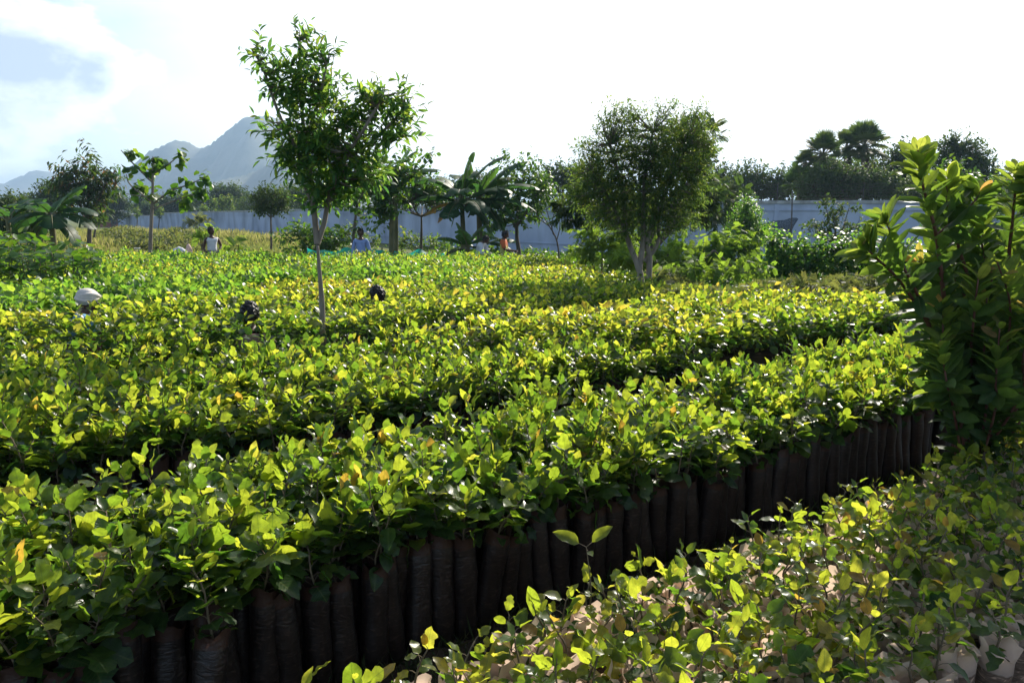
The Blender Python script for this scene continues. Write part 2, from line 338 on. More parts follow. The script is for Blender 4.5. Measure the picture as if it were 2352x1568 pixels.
def ridge(name, prof, Y, depth, seed, mat):
    "a range of hills whose crest runs across the view at distance Y"
    px = np.array([p[0] for p in prof]); py = np.array([p[1] for p in prof])
    cx = np.linspace(px[0], px[-1], 150); r = np.random.RandomState(seed)
    h = np.interp(cx, px, (HOR - py) / FPX * Y)
    X = (cx - W0 / 2) / FPX * Y; nd = 34; V = []
    ph = r.rand(12) * 6
    for j in range(nd):
        s = j / (nd - 1) * 2 - 1            # -1 foot in front, 0 crest, 1 foot behind
        f = (1 - abs(s)) ** 1.25
        spur = 1 + .20 * np.sin(X / Y * 60 + ph[0] + s * 4) * abs(s) * (1 - abs(s)) * 4 + .10 * np.sin(X / Y * 150 + ph[1] - s * 7) * abs(s) * 3 * (1 - abs(s))
        rough = (r.rand(len(X)) - .5) * Y * .0022 * (abs(s) < .98) * (.4 + (abs(s) > .02))
        V.append(np.stack([X, np.full(len(X), Y + s * depth) + 40 * np.sin(X / Y * 30 + ph[2]), h * f * spur + rough * (h > 5) - (4 if abs(s) > .99 else 0)], 1))
    V = np.concatenate(V); n = len(X); i = (np.arange(nd - 1)[:, None] * n + np.arange(n - 1)[None, :]).ravel()
    g = Geo(); g.add(V, np.stack([i, i + 1, i + n + 1, i + n], 1)); o = g.build(name, mat); o['kind'] = 'structure'
M_HILL = solid('hill_scrub', (.035, .05, .025), (.13, .12, .08), .95, .012, .8, 8)
ridge('hills', [(-900, 470), (-500, 440), (-200, 425), (0, 428), (22, 418), (38, 420), (60, 404), (78, 402), (98, 388), (118, 391), (150, 400), (210, 418), (300, 430), (420, 442), (600, 470), (760, 497)], 3000, 700, 3, M_HILL)
ridge('hills', [(150, 498), (200, 462), (245, 436), (300, 396), (345, 362), (362, 344), (380, 338), (398, 324), (422, 322), (440, 330), (458, 335), (480, 333), (505, 325), (530, 309), (560, 294), (600, 282), (640, 274), (700, 282), (760, 312), (820, 360), (880, 410), (930, 450), (1000, 498)], 1900, 420, 5, M_HILL)
ridge('hills', [(330, 498), (400, 478), (470, 436), (520, 410), (560, 396), (610, 376), (650, 352), (690, 345), (760, 380), (830, 430), (900, 470), (980, 498)], 1400, 300, 8, M_HILL)

def haze():
    g = Geo(); g.box((0, 700, 254), (12400, 13600, 512))
    g.V[0][:, 2] = np.where(g.V[0][:, 2] < 0, -6.0, 252.0)
    m, t = newmat('haze_air'); v = t.nodes.new('ShaderNodeVolumePrincipled'); v.inputs['Color'].default_value = (.50, .72, 1.0, 1)
    v.inputs['Density'].default_value = HAZE; v.inputs['Anisotropy'].default_value = 0.35
    o = t.nodes.new('ShaderNodeOutputMaterial'); t.links.new(v.outputs[0], o.inputs['Volume'])
    ob = g.build('haze', m); ob['kind'] = 'stuff'
HAZE = 0.00030
haze()

# ------------------------------------------------------------------ compound wall
def wallmat():
    m, t = newmat('whitewashed_wall'); n = t.nodes.new; k = t.links.new
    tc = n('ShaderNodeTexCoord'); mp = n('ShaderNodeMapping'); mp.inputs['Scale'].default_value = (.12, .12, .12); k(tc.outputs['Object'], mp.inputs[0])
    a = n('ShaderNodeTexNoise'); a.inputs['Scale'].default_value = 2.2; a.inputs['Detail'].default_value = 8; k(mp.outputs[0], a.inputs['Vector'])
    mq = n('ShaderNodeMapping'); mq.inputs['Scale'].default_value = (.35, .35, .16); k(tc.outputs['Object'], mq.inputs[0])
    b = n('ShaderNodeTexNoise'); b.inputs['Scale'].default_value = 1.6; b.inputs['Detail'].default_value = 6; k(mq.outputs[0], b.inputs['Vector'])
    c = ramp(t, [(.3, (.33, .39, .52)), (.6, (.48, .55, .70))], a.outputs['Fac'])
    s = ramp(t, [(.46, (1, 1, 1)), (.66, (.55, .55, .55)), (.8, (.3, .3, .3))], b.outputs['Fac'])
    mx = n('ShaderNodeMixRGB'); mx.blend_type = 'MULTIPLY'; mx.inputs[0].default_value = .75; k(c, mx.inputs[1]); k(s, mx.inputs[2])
    p = n('ShaderNodeBsdfPrincipled'); p.inputs['Roughness'].default_value = .9; k(mx.outputs[0], p.inputs['Base Color'])
    o = n('ShaderNodeOutputMaterial'); k(p.outputs[0], o.inputs['Surface']); return m
M_WALL = wallmat()
M_WALLTOP = solid('weathered_coping', (.25, .25, .24), (.55, .56, .56), .9, 3, .3)
M_WIRE = solid('rusty_wire', (.04, .035, .03), (.08, .06, .05), .7, 5, 0)
M_POST = solid('steel_post', (.05, .05, .05), (.1, .09, .08), .7, 5, 0)

def wallrun(label, A, B, H, wires=False, step=3.6):
    A = np.array(A, float); B = np.array(B, float); d = B - A; L = np.linalg.norm(d); u = d / L; rz = math.atan2(u[1], u[0])
    nrm = np.array((u[1], -u[0])); nrm = nrm if nrm[1] < 0 else -nrm     # side facing the nursery
    t = thing('compound_wall', label, 'wall', (A[0], A[1], 0), 0, 'whitewashed compound wall runs')
    mid = (A + B) / 2 - A
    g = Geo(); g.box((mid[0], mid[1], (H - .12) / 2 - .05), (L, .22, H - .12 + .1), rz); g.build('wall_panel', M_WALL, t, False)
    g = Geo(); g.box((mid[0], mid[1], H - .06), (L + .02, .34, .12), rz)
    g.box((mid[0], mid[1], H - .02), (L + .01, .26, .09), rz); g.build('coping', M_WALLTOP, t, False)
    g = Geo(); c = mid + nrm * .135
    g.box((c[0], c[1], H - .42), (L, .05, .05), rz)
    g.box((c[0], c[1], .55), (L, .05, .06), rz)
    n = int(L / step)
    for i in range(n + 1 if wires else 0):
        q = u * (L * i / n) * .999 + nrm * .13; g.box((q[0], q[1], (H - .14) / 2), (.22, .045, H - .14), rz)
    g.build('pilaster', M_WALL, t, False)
    if wires:
        g = Geo()
        for i in range(n + 1):
            q = u * (L * i / n)
            g.tube([(q[0], q[1], H), (q[0], q[1], H + .62), (q[0] + nrm[0] * .1, q[1] + nrm[1] * .1, H + .8)], .02, 5)
        g.build('wire_post', M_POST, t, False)
        for j in range(6):
            g = Geo(); z = H + .12 + j * .13; pts = []
            for i in range(n * 4 + 1):
                s = i / (n * 4); q = u * L * s; sag = .03 * sin(pi * ((i / 4) % 1)); pts.append((q[0], q[1], z - sag))
            g.tube(pts, .008, 4); g.build('barbed_wire', M_WIRE, t, False)
    return t
wallrun('long white wall with barbed wire, its right-hand run behind the conical shrub', (4.8, 38.6), (46, 32.5), 2.66, True)
wallrun('white wall run receding behind the banana plants and the green net', (4.75, 38.9), (-54, 125.5), 2.66, False, 9.0)
wallrun('lower far end of the white wall by the brick shed', (-54.3, 126.2), (-96, 186), 2.3, False, 9.0)

# brick shed far behind the wall
def shed():
    c = at(262, 492, 165); t = thing('brick_shed', 'low red brick shed with sloping sheet roof beyond the far wall end', 'shed', (c[0], c[1], 0))
    MB = solid('red_brick', (.22, .07, .04), (.34, .12, .08), .9, 3, .2); MR = solid('sheet_roof', (.30, .31, .33), (.42, .43, .44), .6, 1, .1)
    g = Geo(); w, d, h = 9.0, 7.0, 3.4
    g.add([(-w/2, -d/2, 0), (w/2, -d/2, 0), (w/2, d/2, 0), (-w/2, d/2, 0), (-w/2, -d/2, h - .9), (w/2, -d/2, h - .9), (w/2, d/2, h - .9), (-w/2, d/2, h - .9)],
          [(0, 1, 5, 4), (1, 2, 6, 5), (2, 3, 7, 6), (3, 0, 4, 7)])
    g.add([(-w/2, -d/2, h - .9), (w/2, -d/2, h - .9), (-w*.1, -d/2, h)], [(0, 1, 2)]); g.add([(-w/2, d/2, h - .9), (w/2, d/2, h - .9), (-w*.1, d/2, h)], [(1, 0, 2)])
    g.build('brick_wall', MB, t, False)
    g = Geo()
    for a, b in (((-w/2 - .3, h - .98), (-w*.1, h + .08)), ((-w*.1, h + .08), (w/2 + .3, h - .98))):
        V = [(x, y, z + e) for e in (0, .1) for (x, z) in (a, b) for y in (-d/2 - .4, d/2 + .4)]
        g.add(V, [(0, 2, 3, 1), (4, 5, 7, 6), (0, 4, 6, 2), (1, 3, 7, 5), (0, 1, 5, 4), (2, 6, 7, 3)])
    g.build('roof', MR, t, False)
    g = Geo(); g.box((1.5, -d/2 - .01, 1.1), (1.1, .06, 1.2)); g.build('window', M_POST, t, False)
shed()

# ------------------------------------------------------------------ trees
def smooth_path(pts, n=14, jit=0.0):
    pts = np.asarray(pts, float); k = len(pts)
    if k == 2: q = pts[0] + np.linspace(0, 1, n)[:, None] * (pts[1] - pts[0])
    else:
        P = np.vstack([2 * pts[0] - pts[1], pts, 2 * pts[-1] - pts[-2]]); q = []
        for s in np.linspace(0, k - 1 - 1e-6, n):
            i = int(s); t = s - i; a, b, c, d = P[i], P[i + 1], P[i + 2], P[i + 3]
            q.append(.5 * ((2 * b) + (c - a) * t + (2 * a - 5 * b + 4 * c - d) * t * t + (3 * b - a - 3 * c + d) * t ** 3))
        q = np.array(q)
    if jit: q[1:-1] += rs.randn(len(q) - 2, 3) * jit
    return q
def nrm(v): return v / (np.linalg.norm(v, axis=-1, keepdims=True) + 1e-9)

def tree(name, label, cat, Y, base, paths, lobes, T, leaf, lw=1.0, cover=3.0, mat=None, bark=None, r0=.05, twig=.35, kl=8, droop=0.0,
         group=None, depth=.9, out_w=1.0, up_w=.5, tips=True, twigshow=True, lwid=1.0, foot=0.0, spread=.5, parts=('trunk', 'crown'), r1=.012, topb=0.0):
    """lobes: (px, py, rx, ry[, dY]) ellipsoids in photograph pixels at distance Y; paths: polylines [(px, py[, dY])...] with a start radius"""
    B = at(base[0], base[1], Y); B[2] = foot; m = mpp(Y)
    t = thing(name, label, cat, tuple(B), 0, group)
    gt = Geo(); allp = [B]; 
    for P in paths:
        rr, pts = P[0], P[1:]
        q = [at(p[0], p[1], Y + (p[2] if len(p) > 2 else 0)) for p in pts]
        if P is paths[0]: q = [B] + q
        q = smooth_path(q, 6 + 4 * len(q)); gt.tube(q, np.linspace(rr, max(r1, rr * .35), len(q)), 8 if rr > .03 else 6)
        if P is paths[0]: q = q[len(q) // 3:]
        allp += list(q)
    allp = np.array(allp); gl = Geo()
    area = sum(pi * l[2] * l[3] for l in lobes); lpx = leaf / m; nl = cover * area / (0.5 * lpx * lpx * lw)
    ntw = max(6, int(nl / kl))
    for l in lobes:
        px, py, rx, ry = l[:4]; dY = l[4] if len(l) > 4 else 0.0
        n = max(3, int(ntw * pi * rx * ry / area * (l[5] if len(l) > 5 else 1)))
        v = nrm(rs.randn(n, 3)) * (rs.rand(n, 1) ** (1 / 2.3))
        if topb: v[:, 2] = np.abs(v[:, 2]) * topb + v[:, 2] * (1 - topb)
        c = at(px, py, Y + dY); S = np.array((rx * m, (rx + ry) / 2 * m * depth, ry * m))
        P = c + v * S
        # attach each twig to the nearest skeleton point
        D = ((P[:, None, :] - allp[None, :, :]) ** 2).sum(-1) + 2.0 * np.maximum(allp[None, :, 2] - P[:, None, 2], 0) ** 2
        near = allp[D.argmin(1)]
        if twigshow:
            for i in range(0, n, twigshow if isinstance(twigshow, int) and twigshow > 1 else 1):
                a, b = near[i], P[i]; ml = (a + b) / 2 + np.array((0, 0, -.06 * np.linalg.norm(b - a)))
                gt.tube(smooth_path([a, ml, b], 5), np.linspace(max(.006, r1 * .9), .003, 5), 4, cap=False)
        tw = nrm(nrm(P - near) * .6 + nrm(v * S) * out_w + np.array((0, 0, up_w)) + rs.randn(n, 3) * .25)
        s = np.linspace(0.0, 1, kl)[None, :]
        L = twig * (0.6 + .8 * rs.rand(n, 1))
        pos = P[:, None, :] - tw[:, None, :] * (L * .4)[..., None] + tw[:, None, :] * (L * s)[..., None] * 1.0
        side = nrm(np.cross(np.repeat(tw[:, None, :], kl, 1), rs.randn(n, kl, 3)))
        d = nrm(tw[:, None, :] * spread + side * (1 - .3 * s[..., None]) + np.array((0, 0, -droop)) + rs.randn(n, kl, 3) * .15)
        up = nrm(np.array((0, 0, 1.0)) + rs.randn(n, kl, 3) * .5 + tw[:, None, :] * .2)
        if tips and kl > 2:
            gt.tube  # thin shoots are carried by the leaves themselves
        tl = T if isinstance(T, list) else [T]
        idx = rs.randint(0, len(tl), n)
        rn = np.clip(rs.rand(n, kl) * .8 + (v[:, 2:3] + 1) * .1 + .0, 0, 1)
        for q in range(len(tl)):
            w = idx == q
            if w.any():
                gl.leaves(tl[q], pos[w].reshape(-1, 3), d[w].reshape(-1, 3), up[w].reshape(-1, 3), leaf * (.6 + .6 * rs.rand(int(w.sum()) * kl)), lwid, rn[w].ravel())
    gt.build(parts[0], bark or M_BARK, t, True, B)
    gl.build(parts[1], mat or M_DARK, t, True, B)
    return t

# the slim young tree in the middle of the crop
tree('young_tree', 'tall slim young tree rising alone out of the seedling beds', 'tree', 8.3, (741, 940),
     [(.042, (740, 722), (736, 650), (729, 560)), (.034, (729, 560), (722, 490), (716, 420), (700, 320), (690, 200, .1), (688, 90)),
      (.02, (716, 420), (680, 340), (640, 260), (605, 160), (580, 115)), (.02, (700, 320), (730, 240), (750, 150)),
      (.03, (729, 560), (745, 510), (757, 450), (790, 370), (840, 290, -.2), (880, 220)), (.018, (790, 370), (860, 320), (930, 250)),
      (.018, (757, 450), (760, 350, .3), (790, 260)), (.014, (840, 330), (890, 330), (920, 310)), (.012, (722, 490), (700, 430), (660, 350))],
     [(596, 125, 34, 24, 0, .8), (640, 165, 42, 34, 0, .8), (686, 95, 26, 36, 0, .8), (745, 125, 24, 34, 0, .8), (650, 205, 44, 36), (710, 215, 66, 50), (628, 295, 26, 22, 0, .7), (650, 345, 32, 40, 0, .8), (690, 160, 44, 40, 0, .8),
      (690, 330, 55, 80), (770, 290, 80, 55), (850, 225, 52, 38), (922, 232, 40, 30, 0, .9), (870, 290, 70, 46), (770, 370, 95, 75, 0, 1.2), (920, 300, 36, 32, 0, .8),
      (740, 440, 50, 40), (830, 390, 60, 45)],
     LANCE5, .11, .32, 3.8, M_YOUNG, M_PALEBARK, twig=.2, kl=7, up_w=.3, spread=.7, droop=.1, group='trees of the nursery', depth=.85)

# multi-stemmed tree at the right edge of the beds
tree('multi_stem_tree', 'broad olive-green tree with several pale stems at the edge of the beds', 'tree', 13.6, (1472, 750),
     [(.07, (1472, 650), (1465, 610), (1440, 540), (1430, 440), (1400, 330)), (.055, (1468, 620), (1478, 540), (1480, 420), (1500, 300)),
      (.055, (1490, 640), (1492, 590), (1488, 545), (1530, 440), (1580, 330)), (.04, (1480, 600), (1510, 560), (1520, 480), (1600, 400)), (.03, (1440, 540), (1400, 460), (1360, 390))],
     [(1420, 305, 44, 44, 0, .8), (1500, 330, 80, 60), (1580, 305, 46, 40, 0, .8), (1430, 380, 76, 52), (1540, 390, 75, 70), (1606, 350, 34, 48, 0, .7), (1385, 430, 62, 42, 0, .8), (1480, 450, 90, 60, 0, 1.1),
      (1590, 420, 44, 44, 0, .8), (1470, 515, 92, 42, 0, .9), (1365, 350, 40, 38, 0, .8), (1345, 410, 34, 40, 0, .8), (1325, 450, 28, 26, 0, .5), (1630, 330, 24, 34, 0, .5), (1560, 490, 50, 40, 0, .8), (1390, 480, 50, 40, 0, .8), (1450, 262, 40, 22, 0, .6), (1530, 258, 34, 20, 0, .6), (1600, 262, 30, 22, 0, .6), (1400, 268, 30, 22, 0, .6)],
     LANCE, .08, .34, 4.9, M_OLIVE, M_PALEBARK, twig=.26, kl=10, up_w=.2, spread=.8, droop=.35, group='trees of the nursery', twigshow=3)
tree('feathery_tree', 'dark feathery-leaved tree with thick trunk behind the multi-stemmed tree', 'tree', 19.5, (1497, 690),
     [(.16, (1497, 620), (1498, 550), (1500, 470), (1560, 360)), (.1, (1498, 570), (1540, 520), (1560, 440), (1620, 330)), (.08, (1500, 480), (1420, 430), (1330, 470))],
     [(1615, 310, 32, 38), (1610, 370, 36, 40), (1340, 470, 60, 40), (1300, 490, 30, 28, 0, .8), (1370, 400, 35, 34, 0, .6), (1560, 340, 50, 60), (1440, 470, 60, 40), (1630, 450, 48, 36), (1580, 480, 50, 36)],
     FROND, .2, 1.0, 8.5, M_FAR, M_BARK, twig=.2, kl=6, up_w=.0, spread=.9, droop=.25, group='trees of the nursery', twigshow=2)
tree('small_tree', 'small dark feathery tree between the multi-stemmed tree and the conical shrub', 'tree', 31, (1672, 590),
     [(.07, (1672, 545), (1668, 480)), (.04, (1670, 540), (1700, 490), (1710, 460)), (.04, (1670, 530), (1640, 490), (1620, 470))],
     [(1660, 450, 50, 36), (1690, 480, 36, 34), (1610, 480, 40, 32), (1640, 510, 50, 18, 0, .6)],
     FROND, .36, 1.0, 6.0, M_FAR, M_BARK, twig=.4, kl=5, up_w=0, spread=.9, droop=.3, group='trees of the nursery', twigshow=2)
tree('orchard_tree', 'bushy tree with leaning trunk in front of the wall beside the man in orange', 'tree', 27, (1192, 630),
     [(.09, (1192, 580), (1187, 540), (1190, 480), (1200, 420)), (.05, (1188, 530), (1160, 470), (1150, 440)), (.05, (1187, 520), (1220, 470), (1240, 430))],
     [(1170, 375, 30, 26, 0, .6), (1215, 385, 32, 30, 0, .7), (1190, 430, 70, 44), (1240, 440, 40, 44), (1150, 470, 52, 44), (1200, 490, 55, 36), (1140, 510, 26, 20, 0, .6)],
     OVATE, .17, .5, 3.4, M_DARK, M_BARK, twig=.4, kl=8, group='trees of the nursery', droop=.25, twigshow=2)
tree('umbrella_tree', 'tree with a thin trunk and spoke-like bare lower branches before the white wall', 'tree', 27, (966, 640),
     [(.075, (966, 590), (968, 540), (968, 497))] + [(.035, (968, 497), (968 + dx * .5, 490 - abs(dx) * .05, dy * .5), (968 + dx, 474, dy)) for dx, dy in ((-58, 0), (-35, .6), (-20, -.6), (22, .6), (42, -.4), (62, .1), (2, .9))],
     [(960, 440, 62, 30), (930, 462, 26, 18), (1000, 455, 36, 22), (965, 410, 40, 20, 0, .6)],
     OVATE, .14, .5, 5, M_DARK, M_BARK, twig=.35, kl=8, group='trees of the nursery', twigshow=2)
tree('broadleaf_tree', 'broad-leaved tree with straight mossy trunk left of the umbrella-shaped tree', 'tree', 25, (900, 650),
     [(.10, (899, 590), (899, 520), (902, 440), (905, 400)), (.04, (900, 470), (870, 430), (850, 400)), (.04, (902, 440), (950, 400), (990, 365))],
     [(900, 400, 52, 40), (865, 440, 42, 44), (940, 400, 44, 30, 0, .8), (985, 362, 24, 14, 0, .5), (890, 460, 46, 34), (870, 500, 30, 26, 0, .6)],
     [BROADM[0], BROADM[1]], .17, .7, 3.8, M_TREE, M_BANSTEM, twig=.4, kl=6, group='trees of the nursery', droop=.25, twigshow=2)
tree('slender_tree', 'slender dark tree with drooping yellowing leaves beside the man in the blue shirt', 'tree', 22, (812, 660),
     [(.06, (812, 590), (812, 540), (820, 470), (822, 400)), (.03, (820, 470), (840, 430), (850, 400))],
     [(822, 430, 40, 40), (800, 460, 34, 24, 0, .7), (850, 400, 36, 34), (830, 490, 40, 12, 0, .3), (815, 520, 24, 10, 0, .3)],
     [BROADM[0], BROADM[2]], .2, .7, 2.6, M_TREE, M_BARK, twig=.35, kl=6, group='trees of the nursery', droop=.4, twigshow=2)
tree('round_tree', 'small round-crowned tree on a thin straight trunk in the grass', 'tree', 42, (623, 580),
     [(.07, (623, 540), (622, 500), (622, 480)), (.04, (622, 500), (600, 480)), (.04, (622, 500), (648, 478))],
     [(620, 456, 42, 28), (600, 466, 26, 26), (646, 470, 24, 24), (622, 482, 36, 16)],
     OVATE, .17, .5, 4, M_FAR, M_BARK, twig=.4, kl=8, group='trees of the field', twigshow=3)
tree('open_branched_tree', 'thin open-branched tree with large heart-shaped leaves beside the white bucket', 'tree', 24, (344, 645),
     [(.075, (345, 590), (347, 520), (350, 460), (351, 400), (352, 360)), (.035, (350, 470), (390, 440), (430, 425), (478, 405)), (.03, (350, 465), (300, 425), (290, 400)),
      (.03, (351, 420), (300, 370), (278, 345)), (.03, (351, 400), (390, 375), (412, 355)), (.03, (350, 480), (410, 458), (470, 438)), (.02, (350, 450), (320, 450), (290, 445))],
     [(285, 350, 14, 12, 0, .9), (305, 372, 26, 16), (330, 392, 30, 18), (350, 365, 16, 12), (385, 378, 24, 12), (408, 362, 12, 10), (300, 425, 30, 22), (335, 445, 28, 14, 0, .8), (385, 435, 34, 12),
      (440, 415, 30, 10), (470, 408, 14, 8), (430, 440, 36, 14), (465, 434, 18, 10), (430, 462, 24, 10, 0, .5)],
     HEART, .24, .85, 2.5, M_TREE, M_PALEBARK, twig=.25, kl=5, group='trees of the field', droop=.8, up_w=.1, twigshow=3)
tree('mango_tree', 'dense mango tree with reddish new shoots on the left side of the field', 'tree', 44, (205, 585),
     [(.16, (205, 548), (206, 500), (200, 440)), (.08, (206, 510), (170, 450), (140, 420)), (.08, (206, 500), (235, 440), (250, 400)), (.06, (216, 545), (222, 510), (226, 480))],
     [(208, 350, 14, 15, 0, .6), (165, 372, 14, 14, 0, .6), (150, 398, 30, 18), (200, 385, 34, 18), (245, 402, 26, 16), (190, 425, 66, 34), (235, 425, 36, 28), (150, 430, 34, 26), (195, 465, 46, 40), (225, 485, 22, 26)],
     LANCE, .42, .3, 4.2, M_MANGO, M_BARK, twig=.7, kl=9, group='trees of the field', droop=.7, twigshow=2, spread=.4)
# bare sapling
g0 = tree('bare_sapling', 'nearly leafless thin sapling against the white wall', 'tree', 25, (1284, 640),
     [(.035, (1284, 590), (1278, 550), (1262, 520), (1243, 490)), (.02, (1278, 555), (1286, 520), (1282, 486)), (.018, (1272, 540), (1262, 505), (1254, 476)), (.018, (1262, 520), (1236, 500), (1232, 488)), (.014, (1270, 538), (1268, 510), (1276, 480))],
     [(1262, 490, 30, 14, 0, .3)], OVATE, .06, .5, .25, M_DARK, M_BARK, twig=.1, kl=2, twigshow=2, group='trees of the nursery')

# ------------------------------------------------------------------ banana plants
def banana_leaf(gm, gr, A, az, L, el0, bend, Wd, rnd, tear=.5):
    "one leaf: arching midrib (gr) and torn blade strips (gm)"
    n = 22; pts = []; p = np.array(A, float); el = el0; pts.append(p.copy())
    for i in range(n):
        d = np.array((sin(az) * cos(el), cos(az) * cos(el), sin(el))); p = p + d * L / n; pts.append(p.copy()); el -= bend / n * (0.5 + i / n)
    pts = np.array(pts); gr.tube(pts, np.linspace(.03, .006, len(pts)), 5)
    sd_ = np.array((cos(az), -sin(az), 0.0)); i0 = 3
    for sgn in (-1, 1):
        i = i0
        while i < n:
            k = 1 if rs.rand() < tear else 2 + rs.randint(3); j = min(n, i + k)
            hang = rs.uniform(-.05, .3) + (.25 if k == 1 else 0); Wd_ = Wd * 1.35
            V = []; F = []
            for q in range(i, j + 1):
                t = (q - i0) / (n - i0); w = Wd_ / 2 * (sin(pi * min(1, (t * .93 + .05))) ** .55)
                gap = .12 * L / n * ((q == j) - (q == i)) * (1 if tear > .2 else .2)
                T = nrm(pts[min(q + 1, n)] - pts[max(q - 1, 0)])
                a = pts[q] - T * gap; b = a + sgn * sd_ * w * .55 + T * w * .12 + np.array((0, 0, w * .12)); c = a + sgn * sd_ * w * .95 + T * w * .25 - np.array((0, 0, w * hang))
                V += [a, b, c]
            for q in range(j - i):
                b = q * 3; F += [(b, b + 1, b + 4, b + 3), (b + 1, b + 2, b + 5, b + 4)]
            gm.add(V, F, np.clip(rnd + rs.uniform(-.1, .1), 0, 1)); i = j
def banana(label, px, Y, hpx, leaves, r=.11, base_py=None, group='banana plants'):
    """leaves: (azimuth deg (0=away,90=right), elevation deg, bend deg, length m, width m, colour)"""
    B = at(px, 600, Y); B[2] = 0; top = at(px, hpx, Y)
    t = thing('banana_plant', label, 'banana plant', tuple(B), 0, group)
    g = Geo(); q = smooth_path([B, (B + top) / 2 + np.array((.05, 0, 0)), top], 12); g.tube(q, np.linspace(r, r * .6, 12), 10); g.build('stem', M_BANSTEM, t, True, B)
    for (az, el, bd, L, Wd, c) in leaves:
        L *= .85
        Wd *= 1.15; gm = Geo(); gr = Geo(); banana_leaf(gm, gr, top - np.array((0, 0, .15 * rs.rand())), R(az), L, R(el), R(bd) * .8, Wd, c, .2)
        lf = gm.build('leaf', M_BANANA, t, True, B)
        rb = gr.build('midrib', M_BANSTEM, lf, True, B)
banana('tall banana plant with torn leaves left of the man in orange', 1060, 24, 455,
       [(100, 82, 25, 1.7, .6, .7), (85, 60, 55, 2.1, .62, .3), (80, 35, 75, 1.9, .55, .2), (270, 20, 60, 1.7, .6, .2), (265, -5, 50, 1.4, .5, .97), (75, 10, 70, 1.9, .55, .2), (180, 30, 80, 1.6, .55, .3),
        (290, 60, 60, 1.3, .5, .6), (255, 45, 80, 1.7, .6, .15), (80, -30, 50, 1.5, .6, .1), (200, -10, 60, 1.4, .5, .1), (150, 10, 80, 1.6, .6, .15), (250, -35, 30, 1.2, .4, .98), (20, 60, 60, 1.6, .5, .3), (100, -20, 60, 1.3, .4, .2), (265, -60, 20, .9, .4, .6)], .1)
banana('second banana plant with long drooping leaves just right of the tall one', 1098, 25, 450,
       [(78, 55, 60, 2.4, .6, .3), (84, 25, 60, 2.3, .55, .1), (88, 5, 55, 2.2, .5, .1), (110, 65, 40, 1.3, .45, .5), (200, 50, 80, 1.5, .5, .2), (300, 55, 60, 1.5, .5, .5), (95, -15, 45, 1.7, .5, .1), (75, -35, 50, 1.6, .55, .1), (255, 20, 80, 1.6, .55, .1), (180, 0, 70, 1.5, .55, .1), (140, 25, 80, 1.7, .6, .1), (110, -40, 40, 1.5, .5, .1), (60, 45, 70, 1.8, .5, .8)], .12)
banana('banana plant hidden behind the broad-leaved tree', 905, 26.5, 420,
       [(95, 70, 50, 1.6, .6, .6), (70, 75, 30, 1.6, .55, .5), (88, 30, 50, 1.9, .55, .5), (255, 60, 60, 1.4, .5, .3), (180, 50, 70, 1.2, .5, .3), (90, 0, 50, 1.6, .5, .2)], .11)
banana('low young banana plant below the tall ones', 1075, 23, 560,
       [(265, 35, 60, 1.1, .42, .6), (90, 30, 60, 1.1, .42, .5), (250, 0, 60, .9, .36, .3), (100, 0, 60, 1.0, .38, .3), (200, 60, 50, .9, .35, .4), (75, 60, 50, 1.0, .36, .5), (280, 70, 20, .9, .3, .6)], .06)
banana('banana plant with dark drooping leaves in front of the mango tree', 118, 27, 490,
       [(75, 55, 40, 1.8, .6, .5), (95, 5, 75, 1.9, .55, .1), (265, 30, 60, 1.8, .6, .6), (270, 0, 80, 1.8, .6, .1), (100, -25, 70, 1.5, .5, .1), (180, 40, 80, 1.6, .6, .2), (20, 50, 60, 1.6, .6, .2), (80, 25, 80, 1.8, .6, .1), (270, -35, 60, 1.5, .6, .1), (150, 0, 70, 1.5, .6, .1), (215, 10, 70, 1.6, .6, .1), (255, -25, 60, 1.4, .5, .2)], .13)
banana('banana plant cut by the left edge of the photo', 18, 28, 500,
       [(85, 20, 55, 1.6, .55, .7), (80, 50, 60, 1.8, .55, .2), (270, 30, 60, 1.8, .6, .5), (180, 40, 80, 1.6, .6, .2), (95, -20, 50, 1.3, .5, .1), (20, 50, 60, 1.6, .6, .2)], .12)
banana('short banana plant with a big folded leaf behind the man in the white shirt', 1112, 27, 555,
       [(85, 25, 60, 1.3, .5, .5), (95, 0, 80, 1.5, .5, .1), (265, 30, 60, 1.0, .4, .3), (190, 50, 60, 1.0, .4, .3), (60, 60, 40, .9, .4, .4)], .07)

# ------------------------------------------------------------------ bushes, hedges, trees by the wall
def bush(name, label, cat, Y, lobes, T, leaf, mat, lw=.5, cover=3.2, group='bushes by the wall', kl=6, twig=.3, droop=.1, **kw):
    cx = sum(l[0] for l in lobes) / len(lobes)
    return tree(name, label, cat, Y, (cx, 600), [(.035, (cx, sum(l[1] for l in lobes) / len(lobes)))] + [(.02, (cx, 575), (l[0], l[1])) for l in lobes], lobes, T, leaf, lw, cover, mat, M_BARK,
                twig=twig, kl=kl, group=group, droop=droop, parts=('stem', 'foliage'), twigshow=3, **kw)
bush('round_bush', 'wide dark green bush before the wall, left of the man in the blue shirt', 'bush', 30, [(680, 540, 46, 30), (735, 545, 50, 34), (770, 560, 40, 28), (720, 575, 70, 20)], OVATE, .2, M_DARK)
bush('low_bush', 'light green bush at the foot of the wall behind the man in the blue shirt', 'bush', 30.5, [(840, 560, 30, 24), (800, 540, 26, 22)], OVATE, .16, M_OLIVE)
bush('low_bush', 'leafy olive bush between the two thin trunks below the umbrella-shaped tree', 'bush', 31, [(930, 555, 34, 24), (1000, 565, 36, 22)], OVATE, .16, M_OLIVE)
bush('low_bush', 'low weedy bush under the banana plants', 'bush', 27, [(1045, 578, 40, 14), (1130, 578, 30, 14)], OVATE, .15, M_DARK)
